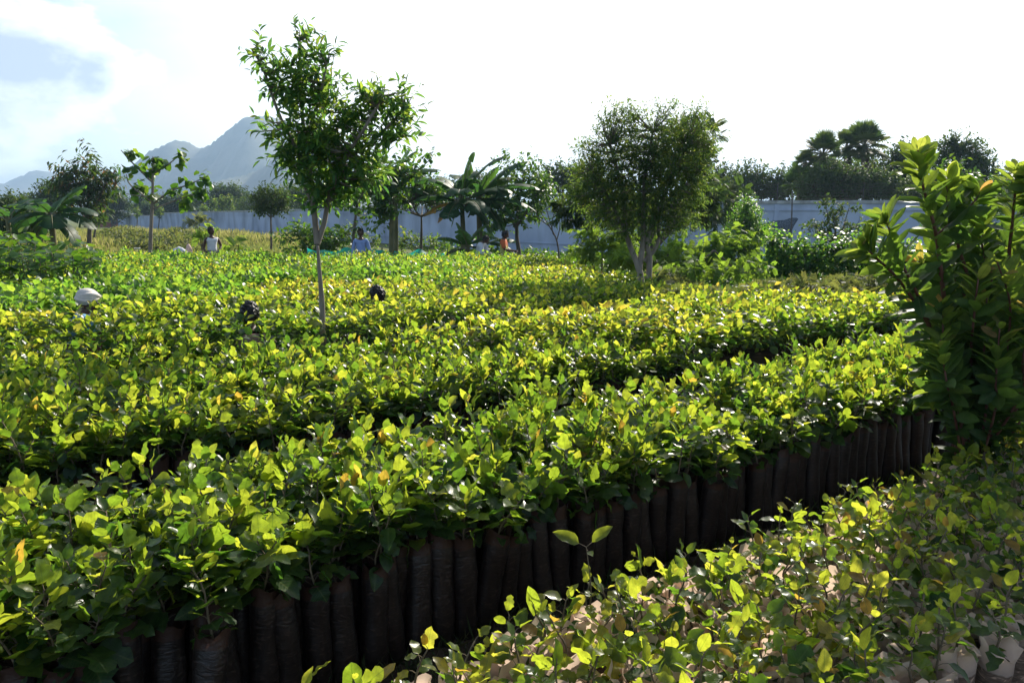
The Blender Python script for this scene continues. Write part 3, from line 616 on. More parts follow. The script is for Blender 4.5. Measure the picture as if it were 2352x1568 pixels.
bush('conical_shrub', 'dense bright green cone-shaped shrub in front of the wall', 'shrub', 25, [(1714, 472, 18, 22), (1712, 500, 34, 30), (1716, 530, 48, 34), (1745, 535, 26, 28)], OVATE, .09, M_GREENB, cover=4.2)
bush('feathery_bush', 'feathery green bush by the wall left of the multi-stemmed tree', 'bush', 21, [(1370, 538, 50, 22), (1420, 560, 44, 30), (1360, 575, 44, 26)], FROND, .2, M_FERN, 1.0, 7.5, kl=5, droop=.3)
bush('feathery_bush', 'feathery bush directly behind the pale stems of the multi-stemmed tree', 'bush', 18, [(1530, 588, 60, 26), (1440, 598, 54, 24)], FROND, .17, M_FERN, 1.0, 7.5, kl=5, droop=.3)
bush('feathery_bush', 'largest feathery bush, arching, left of the creeper hedge', 'bush', 17, [(1610, 575, 70, 32), (1690, 562, 62, 30), (1680, 600, 80, 30), (1600, 605, 60, 26)], FROND, .17, M_FERN, 1.0, 7.5, kl=5, droop=.3)
bush('feathery_bush', 'low feathery bush in front of the creeper hedge', 'bush', 14.5, [(1590, 618, 62, 22), (1690, 620, 64, 22)], FROND, .15, M_FERN, 1.0, 7, kl=5, droop=.3)
bush('creeper_hedge', 'creeper-covered hedge with small glossy leaves right of the feathery bushes', 'hedge', 15.5,
     [(1775, 560, 26, 30), (1800, 590, 44, 44), (1860, 585, 50, 40), (1930, 580, 50, 38), (1990, 585, 46, 38), (2050, 590, 40, 36), (2110, 595, 50, 36), (1820, 620, 60, 26), (1930, 622, 70, 26), (2040, 622, 60, 26)], [BROADM[1]], .1, M_GREENB, .7, 5.0, kl=6, droop=.4)
bush('wall_tree', 'dark layered small tree standing against the white wall right of the torn netting', 'tree', 27, [(1895, 468, 20, 10), (1950, 478, 18, 8), (1915, 490, 28, 14), (1880, 520, 34, 14), (1960, 520, 36, 14), (1920, 540, 60, 18), (1920, 508, 12, 20)], OVATE, .16, M_FAR, cover=3.0)
bush('wall_tree', 'dark tree in front of the wall partly hidden by the guava shrub', 'tree', 26, [(2230, 440, 70, 40), (2190, 400, 40, 30), (2290, 470, 50, 50), (2170, 520, 40, 30), (2250, 540, 60, 30)], OVATE, .18, M_DARK, cover=3.0)
bush('papaya_sapling', 'young feathery sapling beside the man in the white vest', 'sapling', 27, [(458, 535, 34, 12), (470, 545, 26, 10)], FROND, .34, M_FERN, 1.0, 4, kl=5, droop=.5)
bush('feathery_shrub', 'grey-green round feathery shrub in front of the far wall', 'shrub', 60, [(458, 512, 26, 13), (452, 505, 16, 8)], FRONDF, .4, M_WEED, 1.0, 5, kl=5)
bush('papaya_sapling', 'low fern-like sapling right behind the man in the white vest', 'sapling', 25, [(548, 562, 28, 8)], FROND, .3, M_FERN, 1.0, 4, kl=4, droop=.4)

# torn shade netting hanging on the wall
def netting():
    m, t = newmat('dark_netting'); n = t.nodes.new; k = t.links.new
    tc = n('ShaderNodeTexCoord'); w = n('ShaderNodeTexNoise'); w.inputs['Scale'].default_value = 30; k(tc.outputs['Object'], w.inputs[0])
    d = n('ShaderNodeBsdfDiffuse'); d.inputs[0].default_value = (.03, .045, .06, 1); tp = n('ShaderNodeBsdfTransparent'); mx = n('ShaderNodeMixShader')
    r = n('ShaderNodeMapRange'); r.inputs[1].default_value = .4; r.inputs[2].default_value = .6; r.inputs[3].default_value = .05; r.inputs[4].default_value = .45; k(w.outputs[0], r.inputs[0])
    k(r.outputs[0], mx.inputs[0]); k(d.outputs[0], mx.inputs[1]); k(tp.outputs[0], mx.inputs[2]); o = n('ShaderNodeOutputMaterial'); k(mx.outputs[0], o.inputs[0])
    g = Geo(); top = [(1752, 516), (1775, 508), (1800, 505), (1818, 500), (1832, 500)]; bot = [(1752, 560), (1775, 556), (1800, 552), (1815, 535), (1830, 506)]
    V = []; 
    for i in range(len(top)):
        for s in np.linspace(0, 1, 6):
            p = at(top[i][0] * (1 - s) + bot[i][0] * s, top[i][1] * (1 - s) + bot[i][1] * s, 33.5); p[1] += .15 * sin(i * 2.1 + s * 5); V.append(p)
    F = [(a * 6 + b, a * 6 + 6 + b, a * 6 + 7 + b, a * 6 + 1 + b) for a in range(4) for b in range(5)]
    g.add(V, F); o = g.build('shade_netting', m); tag(o, 'torn dark netting sagging in front of the wall beside the conical shrub', 'netting')
    g = Geo(); a = at(1818, 560, 33.3); a[2] = 0; b = at(1820, 440, 33.3); g.tube([a, b], .03, 6); o = g.build('netting_pole', M_POST); tag(o, 'thin dark pole holding the torn netting before the wall', 'pole')
netting()

# ------------------------------------------------------------------ trees beyond the wall
far_rows = [
 # (label, px, Y, crown lobes, leaf, mat)
 ('dark treetop just left of the multi-stemmed tree beyond the wall', 60, [(1290, 400, 42, 26), (1330, 420, 40, 40), (1260, 430, 34, 36)], .3),
 ('grey-green treetop beyond the wall between multi-stemmed tree and palms, leftmost', 62, [(1650, 410, 34, 34), (1680, 420, 30, 36)], .3),
 ('spiky-topped grey-green tree behind the barbed wire', 58, [(1725, 405, 34, 30), (1715, 435, 44, 26)], .3),
 ('grey-green tree behind the barbed wire nearest the palms', 58, [(1790, 412, 36, 26), (1800, 440, 46, 26), (1760, 440, 30, 20)], .3),
 ('dense dark tree filling the space below the palms', 52, [(1900, 410, 52, 44), (1960, 420, 60, 46), (2010, 400, 40, 50), (1860, 440, 30, 26)], .3),
 ('dark mass of foliage in front of the palm trunks', 44, [(1870, 430, 40, 36), (1930, 420, 50, 40), (1990, 425, 50, 40), (2040, 430, 44, 36), (1900, 395, 30, 26)], .24),
 ('dark tree with upright shoots right of the palms', 50, [(2070, 350, 24, 26), (2060, 390, 36, 40), (2100, 400, 40, 50), (2085, 440, 60, 26)], .28),
 ('tall round-headed tree behind the guava shrub', 46, [(2200, 335, 40, 28), (2170, 365, 34, 30), (2240, 365, 40, 34), (2210, 400, 60, 36), (2270, 400, 28, 24), (2150, 430, 60, 40), (2260, 440, 60, 30)], .26),
 ('tree beyond the wall at the right edge of the photo', 48, [(2340, 405, 30, 24), (2370, 430, 60, 40), (2310, 440, 40, 30)], .26),
 ('low treetop beyond the wall behind the banana plants', 90, [(1050, 440, 60, 30), (1110, 430, 50, 34), (985, 450, 50, 26)], .4),
 ('low treetop beyond the wall behind the young tree', 100, [(740, 450, 60, 26), (690, 448, 44, 22), (800, 450, 50, 22)], .42),
 ('far wooded clump behind the round-crowned tree', 125, [(600, 470, 60, 22), (660, 460, 50, 28)], .5),
 ('tallest flat-topped tree of the dark clump beyond the far wall', 150, [(520, 440, 44, 16), (500, 460, 56, 22), (540, 450, 28, 16)], .6),
 ('dark tree beyond the wall behind the open-branched tree', 160, [(400, 462, 34, 20), (390, 478, 50, 16), (435, 470, 34, 20)], .6),
 ('pale thin tree beyond the wall right of the brick shed', 170, [(325, 462, 20, 18), (330, 480, 34, 14)], .55),
 ('bushy tree between the brick shed and the dark clump', 165, [(355, 478, 30, 16), (350, 486, 40, 10)], .55),
 ('small tree beside the brick shed left of the open-branched tree', 150, [(262, 458, 26, 12), (280, 466, 24, 12), (240, 462, 26, 16)], .5),
 ('treetop rising behind the mango tree on its left', 90, [(108, 440, 22, 22), (130, 450, 34, 26), (90, 462, 26, 16)], .42),
 ('low pale treetops between the left edge and the mango tree', 140, [(40, 462, 40, 14), (75, 466, 30, 12)], .55),
 ('dark bushy tree at the left edge behind the banana plants', 38, [(10, 470, 34, 26), (20, 510, 60, 36), (60, 520, 50, 34)], .26)]
for lab, Y, lobes, lf in far_rows:
    cx = sum(l[0] for l in lobes) / len(lobes); top = min(l[1] for l in lobes)
    tree('distant_tree', lab, 'tree', Y, (cx, 560), [(.2, (cx, 500), (cx, sum(l[1] for l in lobes) / len(lobes)))] + [(.1, (cx, 480), (l[0], l[1])) for l in lobes], lobes + [(cx, 485, max(abs(l[0] - cx) for l in lobes) * .9 + 25, 22)],
         OVATE, lf * .85, .5, 6.0, M_FAR, M_BARK, twig=lf * 2.2, kl=6, group='trees beyond the wall', twigshow=4, r1=.03, droop=.2)
# slim columnar trees beyond the far wall
for i, (px, ty, w) in enumerate(((492, 455, 9), (512, 452, 9), (528, 452, 10), (556, 462, 8), (316, 478, 6), (366, 474, 7), (470, 472, 8))):
    lab = ['first of the tall slim columnar trees, the leftmost of the tall trio', 'middle one of the tall trio of slim columnar trees', 'right one of the tall trio of slim columnar trees',
           'slim columnar tree a little right of the tall trio', 'small columnar tree next to the brick shed', 'small columnar tree just right of the open-branched trunk', 'short columnar tree left of the tall trio'][i]
    tree('columnar_tree', lab, 'tree', 128, (px, 560), [(.1, (px, 500), (px, ty + 8))], [(px, (ty + 500) / 2, w, (500 - ty) / 2), (px, ty + 12, w * .7, 14)], OVATE, .35, .5, 4, M_OLIVE, M_BARK, twig=.5, kl=6,
         group='columnar trees along the far wall', twigshow=0, up_w=1.4)

# fan palms beyond the wall
def palm(label, px, py, Y, n, fr, base_r=.22):
    B = at(px, 600, Y); B[2] = 0; top = at(px, py + 8, Y); t = thing('fan_palm', label, 'palm tree', tuple(B), 0, 'fan palms beyond the wall')
    fr *= .85; g = Geo(); g.tube(smooth_path([B, (B + top) / 2 + np.array((.15, 0, 0)), top], 12), np.linspace(base_r * 1.3, base_r, 12), 10); g.build('trunk', M_BARK, t, True, B)
    gl = Geo(); gs = Geo(); T = [fan(22, 250, k) for k in range(4)]
    for i in range(n):
        az = i * 2.4 + rs.rand(); el = R(85 - 125 * (i / n) + rs.uniform(-8, 8)); d = np.array((cos(az) * cos(el), sin(az) * cos(el), sin(el)))
        Lp = fr * (.75 + .3 * rs.rand()); e = top + d * Lp; gs.tube([top, e - d * .05], (.03, .015), 4)
        up = np.array((-cos(az) * sin(el), -sin(az) * sin(el), cos(el))) + rs.randn(3) * .35
        gl.leaves(T[i % 4], e, d + np.array((0, 0, -.15)), up, fr * .95 * (.8 + .3 * rs.rand()), 1.0, np.array([rs.rand()]))
    gs.build('leaf_stalk', M_TWIG, t, True, B); gl.build('fronds', M_FAR, t, False, B)
palm('tallest fan palm of the group, with a rounded head', 1985, 330, 49, 34, 1.15)
palm('fan palm to the left of the tallest one, its head overlapping it', 1945, 332, 50, 22, .85)
palm('fan palm second from the left with a broad head', 1890, 348, 47, 32, 1.0)
palm('slim leftmost upper fan palm with a small head', 1852, 372, 48, 22, .7)
palm('lowest fan palm at the left end of the group', 1838, 418, 46, 24, .85)
palm('small spiky fan palm head in front of the dark tree', 1872, 420, 46, 26, .8)

# ------------------------------------------------------------------ grass field and weeds at the left
def field():
    g = Geo(); n = 70000
    Y = 24 + 95 * rs.rand(n) ** 1.6; px = rs.uniform(-60, 720, n); X = (px - W0 / 2) / FPX * Y
    w = X - (-.675 * (Y - 38.9) + 4.75); ok = w < -2.0; X, Y = X[ok], Y[ok]; n = len(X)
    patch = np.sin(X * .33 + 1) * np.cos(Y * .21) + .5 * np.sin(X * .9 + Y * .5)
    h = (.26 + .22 * np.clip(patch, -.6, 1.2)) * (.5 + rs.rand(n)) * np.where(Y > 45, 1.35, 1.0)
    P = np.stack([X, Y, np.zeros(n)], 1); d = nrm(np.stack([rs.randn(n) * .35, rs.randn(n) * .35, np.ones(n)], 1))
    T = (np.array([(-.05, 0, 0), (.05, 0, 0), (.035, .55, .02), (0, 1, .12), (-.035, .55, .02)], float), np.array([(0, 1, 2, 3, 4)]))
    up = nrm(rs.randn(n, 3) * [1, 1, .1]); g.leaves(T, P, d, up, h, 1.0 + rs.rand(n), np.clip(.5 + .25 * patch + .25 * rs.randn(n), 0, 1))
    o = g.build('field_grass', M_DRYGRASS); o['kind'] = 'stuff'; o['label'] = 'tall sunlit yellow-green grass of the open field'
    # weedy scrub band in front of the wall
    g = Geo(); n = 16000; Y = rs.uniform(46, 60, n); px = rs.uniform(225, 520, n); X = (px - W0 / 2) / FPX * Y
    cl = np.clip(np.sin(X * .8) * .5 + .6 * np.sin(X * .37 + Y * .4) + .6, 0.1, 1.4) * np.clip((520 - px) / 120, .25, 1)
    Z = rs.rand(n) ** .7 * .95 * cl
    P = np.stack([X, Y, Z], 1); g.leaves(OVATE, P, rs.randn(n, 3), rs.randn(n, 3) + np.array((0, 0, 1)), .2 + .1 * rs.rand(n)); o = g.build('weeds', M_WEED); o['kind'] = 'stuff'; o['label'] = 'dull green weedy scrub across the field'
field()
def lowgreen(name, label, pts, h, n, T, leaf, mat, z0=0.0):
    "irregular low growth over the ground polygon between two photograph columns and two distances"
    (p0, p1, Y0, Y1) = pts; g = Geo(); px = rs.uniform(p0, p1, n); Y = rs.uniform(Y0, Y1, n); X = (px - W0 / 2) / FPX * Y
    hh = h * (.75 + .35 * np.sin(X * 1.9) * np.cos(Y * 1.3 + X)); Z = z0 + hh * (1 - rs.rand(n) ** 2.2)
    g.leaves(T, np.stack([X, Y, Z], 1), rs.randn(n, 3) * [1, 1, .5] + np.array((0, 0, .3)), rs.randn(n, 3) * .6 + np.array((0, 0, 1)), leaf * (.6 + .8 * rs.rand(n)))
    o = g.build(name, mat); o['kind'] = 'stuff'; o['label'] = label
lowgreen('undergrowth', 'low greyish undergrowth left of the guava shrub', (1490, 2500, 10.9, 14.6), .93, 30000, FRONDF, .10, M_WEED)
lowgreen('undergrowth', 'dark weeds at the foot of the white wall', (1000, 1500, 21, 30), .75, 9000, OVATE, .16, M_DARK)
lowgreen('undergrowth', 'low glossy plants beneath the multi-stemmed tree', (1400, 1900, 13.2, 17.5), .8, 9000, OVATE, .11, M_GREENB)

# ------------------------------------------------------------------ seedlings
def merge_arrays(geos, P, rz, tilt, sc, pick):
    "bake copies of prepared plants (lists of Geo, one per material) into one Geo; pick[i] says which variant stands at P[i]"
    G = Geo()
    for k, parts in enumerate(geos):
        w = np.where(pick == k)[0]
        if not len(w): continue
        c, s_ = np.cos(rz[w]), np.sin(rz[w]); tx, ty = tilt[w, 0], tilt[w, 1]
        for mi, g in parts:
            V = np.concatenate(g.V); A = np.concatenate([np.asarray(a) for a in g.A]); L = np.concatenate(g.L)
            x = V[None, :, 0] * c[:, None] - V[None, :, 1] * s_[:, None]; y = V[None, :, 0] * s_[:, None] + V[None, :, 1] * c[:, None]; z = V[None, :, 2] * sc[w][:, None]
            W = np.stack([x + z * ty[:, None] + P[w, 0][:, None], y - z * tx[:, None] + P[w, 1][:, None], z + 0 * x], -1).reshape(-1, 3)
            off = (np.arange(len(w)) * len(V))[:, None, None]; base = G.n; add = rs.rand(len(w))
            first = True
            for F in g.F:
                F = (F[None] + off).reshape(-1, F.shape[1])
                if first: G.add(W, F, np.clip(A[None] + (add[:, None] - .5) * .18, 0, 1).ravel(), np.tile(L, (len(w), 1)), mi); first = False
                else: G.F.append(F + base); G.MI.append(np.full(len(F), mi, np.int32))
    return G
def bag_mesh(name, r, h, seed, flare=1.05, wav=.012, lean=0.0):
    q = np.random.RandomState(seed); ph = q.rand(8) * 6; g = Geo()
    def wob(i, an):
        k = i / 11
        fr = 1 + .035 * np.sin(an * 2 + ph[0] + k * 2) + .02 * np.sin(an * 3 + ph[1] + 9 * k) + .012 * np.sin(an * 7 + ph[2] + i * 2.3)
        if i >= 10: fr = fr + .07 * np.sin(an * 4 + ph[3]) + .05 * np.sin(an * 6 + ph[6])
        dz = np.where(i >= 9, 1, 0) * wav * (np.sin(an * 2 + ph[4]) + .6 * np.sin(an * 5 + ph[5])) * (1 if i > 10 else .6)
        return fr, dz
    prof = [(r * .80, 0), (r * .97, h * .05)] + [(r * (1 + .05 * sin(k * 1.3 + ph[7]) + .02 * sin(k * 3.1 + ph[5])), h * (.05 + .82 * k / 7)) for k in range(1, 8)] + [(r * .98, h * .93), (r * 1.0, h * .97), (r * flare, h)]
    g.lathe(prof, 20, wob=wob); return g
def soil_mesh(r, z, seed):
    q = np.random.RandomState(seed); g = Geo()
    prof = [(r * .96, z - .006), (r * .7, z), (r * .35, z + .006), (.002, z + .008)]
    g.lathe(prof, 16, wob=lambda i, an: (1.0, (.006 * q.randn(16)) if 0 < i < 3 else 0.0)); return g
def seedling_mesh(seed, z0, hgt, nleaf, size, spread=1.0, young=0.0):
    q = np.random.RandomState(seed); lean = q.randn(2) * .05
    pts = np.array([(lean[0] * t * t * 2 * hgt / .4 + .006 * sin(t * 9 + seed), lean[1] * t * t * 2 * hgt / .4, z0 + hgt * t) for t in np.linspace(0, 1, 9)])
    gs = Geo(); gl = Geo(); gs.tube(pts, np.linspace(.0055, .0022, 9), 6)
    az0 = q.rand() * 6
    for i in range(nleaf):
        t = .10 + .90 * (i / (nleaf - 1)) ** .9; p = np.array([np.interp(t, np.linspace(0, 1, 9), pts[:, c]) for c in range(3)])
        az = az0 + i * 2.4 + q.randn() * .35; el = R(-30 + 90 * t ** .9 + q.randn() * 26)
        pl = size * (.45 - .2 * t) * (.7 + .6 * q.rand()); pe = R(35)
        o = np.array((cos(az) * cos(pe), sin(az) * cos(pe), sin(pe))); tip = p + o * pl * spread
        gs.tube([p, (p + tip) / 2 + (0, 0, .004), tip], (.0016, .0013, .0011), 4, cap=False)
        d = np.array((cos(az) * cos(el), sin(az) * cos(el), sin(el))) + q.randn(3) * .18
        up = np.array((-cos(az) * sin(el), -sin(az) * sin(el), cos(el))) + q.randn(3) * .45
        sz = size * (.55 + .55 * sin(pi * min(1, .25 + t * .72))) * (.6 + .75 * q.rand() ** 1.3)
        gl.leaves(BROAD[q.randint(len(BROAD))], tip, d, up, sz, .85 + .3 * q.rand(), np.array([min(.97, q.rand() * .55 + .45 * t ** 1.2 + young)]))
    return gs, gl

def bagmat(name, rim, body, band, tl):
    "plastic bag: see-through rim above the soil line, dusty wrinkled body below"
    m, t = newmat(name); n = t.nodes.new; k = t.links.new
    tc = n('ShaderNodeTexCoord'); sx = n('ShaderNodeSeparateXYZ'); k(tc.outputs['Object'], sx.inputs[0])
    mp = n('ShaderNodeMapping'); mp.inputs['Scale'].default_value = (16, 16, 42); k(tc.outputs['Object'], mp.inputs[0]); nz = n('ShaderNodeTexNoise'); nz.inputs['Scale'].default_value = 1.0; nz.inputs['Detail'].default_value = 5; nz.inputs['Distortion'].default_value = 2.2; k(mp.outputs[0], nz.inputs[0])
    n3 = n('ShaderNodeTexNoise'); n3.inputs['Scale'].default_value = 25; k(tc.outputs['Object'], n3.inputs[0])
    c = ramp(t, [(.35, body), (.58, tuple(x * 2.2 for x in body)), (.66, tuple(min(1, x * 6) for x in body))], nz.outputs[0])
    ad = n('ShaderNodeMath'); ad.operation = 'MULTIPLY_ADD'; k(n3.outputs[0], ad.inputs[0]); ad.inputs[1].default_value = .02; k(sx.outputs[2], ad.inputs[2])
    gt = n('ShaderNodeMapRange'); gt.inputs[1].default_value = band; gt.inputs[2].default_value = band + .008; k(ad.outputs[0], gt.inputs[0])
    mx = n('ShaderNodeMixRGB'); k(gt.outputs[0], mx.inputs[0]); k(c, mx.inputs[1]); mx.inputs[2].default_value = (*rim, 1)
    p = n('ShaderNodeBsdfPrincipled'); p.inputs['Roughness'].default_value = .42; k(mx.outputs[0], p.inputs['Base Color'])
    b = n('ShaderNodeBump'); b.inputs['Strength'].default_value = .6; b.inputs['Distance'].default_value = .005; k(nz.outputs[0], b.inputs['Height']); k(b.outputs[0], p.inputs['Normal'])
    tr = n('ShaderNodeBsdfTranslucent'); tr.inputs[0].default_value = (*rim, 1); mf = n('ShaderNodeMath'); mf.operation = 'MULTIPLY'; k(gt.outputs[0], mf.inputs[0]); mf.inputs[1].default_value = tl
    ms = n('ShaderNodeMixShader'); k(mf.outputs[0], ms.inputs[0]); k(p.outputs[0], ms.inputs[1]); k(tr.outputs[0], ms.inputs[2]); o = n('ShaderNodeOutputMaterial'); k(ms.outputs[0], o.inputs[0]); return m
M_BAG = bagmat('brown_plastic', (.055, .027, .018), (.007, .0045, .0035), .43, .3)
M_PALEBAG = bagmat('pale_plastic', (.76, .58, .46), (.09, .06, .042), .30, .55)
M_SOIL = solid('potting_soil', (.03, .018, .012), (.12, .05, .03), .95, 60, .6, .01)

HB, HP = .48, .38
NV = 14
def pack(bags, soils, plants, mb):
    V = []
    for i in range(NV):
        g = [bags[i % 6], soils[i % 2], *plants[i]]
        V.append(g)
    ms = {}
    def me(g, nm, m):
        if id(g) not in ms: q = g.mesh(nm); q.materials.append(m); ms[id(g)] = q
        return ms[id(g)]
    meshes = [[me(g[0], 'bag', mb), me(g[1], 'soil', M_SOIL), me(g[2], 'stem', M_STEMP), me(g[3], 'foliage', M_SEED)] for g in V]
    return V, meshes
gA, mA = pack([bag_mesh('bag', .056, HB, 100 + i) for i in range(6)], [soil_mesh(.056, HB - .055, i) for i in range(2)],
              [seedling_mesh(300 + i, HB - .06, (.16, .22, .26, .29, .32, .36, .27, .24, .30, .41, .25, .20, .33, .28)[i], 21 + rs.randint(5), .082 + .034 * rs.rand()) for i in range(NV)], M_BAG)
gP, mP = pack([bag_mesh('bag', .060, HP, 200 + i, 1.14, .018) for i in range(6)], [soil_mesh(.058, HP - .06, 5 + i) for i in range(2)],
              [seedling_mesh(400 + i, HP - .06, .10 + .15 * rs.rand(), 7 + rs.randint(4), .082, 1.0, .12) for i in range(NV)], M_PALEBAG)
def make_seedling(kind, i):
    t = bpy.data.objects.new('seedling', None); COL.objects.link(t); t.empty_display_size = .05
    for nm, me in zip(('bag', 'soil', 'stem', 'foliage'), (mA if kind == 'A' else mP)[i % NV]):
        o = bpy.data.objects.new(nm, me); COL.objects.link(o); o.parent = t
    return t
protos = {}
def place_seedling(kind, i, loc, rz, tilt, label, group, sc):
    key = (kind, i % NV)
    if key not in protos:
        t = make_seedling(kind, i % NV); protos[key] = t
    else:
        src = protos[key]; t = src.copy(); COL.objects.link(t)
        for ch in src.children: c = ch.copy(); COL.objects.link(c); c.parent = t
    t.location = loc; t.rotation_euler = (tilt[0], tilt[1], rz); t.scale = (1, 1, sc)
    t['label'] = label; t['category'] = 'seedling'; t['group'] = group; return t

SP = .117
def bed_points(v0, v1, u0, u1, sp=SP, jit=.012):
    nv = max(1, int(round((v1 - v0) / sp))); vs_ = np.linspace(v0 + .055, v1 - .055, nv); us = np.arange(u0, u1, sp)
    U, V = np.meshgrid(us, vs_); U = U + (np.arange(nv)[:, None] % 2) * sp * .5
    row = np.repeat(np.arange(nv), len(us)); U = U.ravel() + rs.randn(U.size) * jit; V = V.ravel() + rs.randn(V.size) * jit
    return U, V, row, nv
def visible(P, h, mg):
    px, py = topix(np.column_stack([P, np.full(len(P), h)])); p2, q2 = topix(np.column_stack([P, np.zeros(len(P))]))
    return (P[:, 1] > .9) & (px > -mg) & (px < W0 + mg) & (py < H0 + mg * .8)

# people stand in the paths: keep the plants clear of them
PPL = [(-1176 + 180, 9.29), (585 - 1176, 7.9), (890 - 1176, 9.94)]
keep = [(p[0] / FPX * p[1], p[1], .23) for p in PPL] + [(p[0] / FPX * (p[1] - k_), p[1] - k_, .26) for p in PPL[:1] for k_ in (.35, .65)] + [(-1.975, 8.3, .08), (2.86, 4.95, .08), (3.02, 5.02, .08)]
def clear(P):
    ok = np.ones(len(P), bool)
    for x, y, r in keep: ok &= (P[:, 0] - x) ** 2 + (P[:, 1] - y) ** 2 > r * r
    return ok

ORD = ['zeroth', 'first', 'second', 'third', 'fourth', 'fifth', 'sixth', 'seventh', 'eighth', 'ninth', 'tenth', 'eleventh', 'twelfth', 'thirteenth', 'fourteenth', 'fifteenth', 'sixteenth', 'seventeenth', 'eighteenth', 'nineteenth',
       'twentieth', 'twenty-first', 'twenty-second', 'twenty-third', 'twenty-fourth', 'twenty-fifth', 'twenty-sixth', 'twenty-seventh', 'twenty-eighth', 'twenty-ninth', 'thirtieth'] + ['thirty-' + x for x in ('first', 'second', 'third', 'fourth', 'fifth', 'sixth', 'seventh', 'eighth', 'ninth')] + ['fortieth'] + \
      ['forty-' + x for x in ('first', 'second', 'third', 'fourth', 'fifth', 'sixth', 'seventh', 'eighth', 'ninth')] + ['fiftieth'] + ['fifty-' + x for x in ('first', 'second', 'third', 'fourth', 'fifth', 'sixth', 'seventh', 'eighth', 'ninth')] + ['sixtieth']
U, V, row, nvA = bed_points(2.83, 3.95, -4.0, 12.0); P = np.stack([UX * U - UY * V, UY * U + UX * V], 1)
ok = visible(P, .95, 140) & clear(P); PA, rowA, UA = P[ok], row[ok], U[ok]
U, V, row, nvP = bed_points(1.12, 2.18, -1.5, 8.0, .122); P = np.stack([UX * U - UY * V, UY * U + UX * V], 1)
ok = visible(P, .5, 60) & clear(P); PP, rowP, UP = P[ok], row[ok], U[ok]
edgeP = rowP == nvP - 1
dA = np.hypot(PA[:, 0], PA[:, 1]) + np.where(visible(PA, .9, 5), 0, 20) - np.where(rowA == 0, 2.2, 0)
dP = np.hypot(PP[:, 0], PP[:, 1]) + np.where(visible(PP, .5, 5), 0, 20) - np.where(edgeP, .8, 0) - np.where(rowP == 0, .8, 0) + .35
cut = np.sort(np.concatenate([dA, dP]))[297]
def ordinals(P, rows, mask, which):
    r = {}
    for rw in set(rows[mask]):
        ids = np.where(mask & (rows == rw))[0]; px, _ = topix(np.column_stack([P[ids], np.full(len(ids), .4)]))
        for n, j in enumerate(ids[np.argsort(px)]): r[j] = n + 1
    return r
def lay(kind, P, row, d, nv):
    m = d <= cut; o = ordinals(P, row, m, None)
    for i in np.where(m)[0]:
        k = int(rs.randint(NV)); tl = (rs.randn() * .05, rs.randn() * .05)
        if kind == 'A':
            if row[i] == 0: lab, gr = '%s seedling from the left in the front row of brown bags facing the dark path' % ORD[min(60, o[i])], 'front-row seedlings facing the dark path'
            else: lab, gr = 'leafy brown-bag seedling, %s row back from the dark path' % ORD[row[i] + 1], '%s row of brown-bag seedlings' % ORD[row[i] + 1]
        else:
            if row[i] == nv - 1: lab, gr = '%s small pale-bag seedling from the left along the dark path' % ORD[min(60, o[i])], 'pale-bag seedlings edging the dark path'
            elif row[i] == 0: lab, gr = '%s pale-bag seedling from the left in the lower right corner edge row' % ORD[min(60, o[i])], 'pale-bag seedlings of the lower right edge row'
            else: lab, gr = 'small pale-bag seedling, %s row in from the dark path' % ORD[nv - row[i]], '%s row of pale-bag seedlings' % ORD[nv - row[i]]
        place_seedling(kind, k, (P[i, 0], P[i, 1], 0), rs.rand() * 6.28, tl, lab, gr, .92 + .16 * rs.rand())
    return P[~m]
restA = lay('A', PA, rowA, dA, nvA); restP = lay('P', PP, rowP, dP, nvP)
def bake_plants(name, label, geos, P, mb):
    n = len(P)
    if not n: return
    G = merge_arrays([[(i, g) for i, g in enumerate(v)] for v in geos], P, rs.rand(n) * 6.28, rs.randn(n, 2) * .05, .93 + .14 * rs.rand(n) + .07 * np.sin(P[:, 0] * 2.3 + P[:, 1]) * np.cos(P[:, 1] * 1.9), rs.randint(0, NV, n))
    o = G.build(name, [mb, M_SOIL, M_STEMP, M_SEEDB]); o['kind'] = 'stuff'; o['label'] = label
bake_plants('seedling_bed', 'remaining leafy brown-bag seedlings of the bed behind the dark path', gA, restA, M_BAG)
bake_plants('seedling_bed', 'remaining small pale-bag seedlings of the right foreground bed', gP, restP, M_PALEBAG)
# the slumped bag leaning out of the front row near the left corner
pl = uv(*( (lambda q: (UX * q[0] + UY * q[1], -UY * q[0] + UX * q[1]))(at(430, 1560, 2.62)[:2]) ))
lt = make_seedling('A', 3); lt.location = (at(452, 1560, 2.50)[0], 2.50, 0); lt.rotation_euler = (R(-6), R(13), 1.0)
tag(lt, 'seedling whose brown bag slumps and leans out of the front row near the left corner', 'seedling')

# the thin seedling on its own at the edge of the pale bags
q_ = np.random.RandomState(12); lg = Geo(); ll = Geo(); pts = smooth_path([(0, 0, HP - .06), (.008, 0, HP + .10), (-.012, .004, HP + .27)], 9); lg.tube(pts, np.linspace(.0045, .002, 9), 6)
for (t_, az_, el_, z_) in ((1, 170, 25, .11), (1, 15, 38, .10), (.97, 280, 10, .05), (.5, 185, -50, .10)):
    p_ = np.array([np.interp(t_, np.linspace(0, 1, 9), pts[:, c]) for c in range(3)]); d_ = np.array((cos(R(az_)) * cos(R(el_)), sin(R(az_)) * cos(R(el_)), sin(R(el_)))); lg.tube([p_, p_ + d_ * .03], .0014, 4)
    ll.leaves(BROAD[6], p_ + d_ * .03, d_, np.array((-cos(R(az_)) * sin(R(el_)), -.7, .7)), z_, .8, np.array([.75 if el_ > 0 else .93]))
lp = at(1352, 1390, 2.90); lt2 = thing('seedling', 'thin lone seedling with a leaf pair held high over the dark path', 'seedling', (lp[0], 2.90, 0))
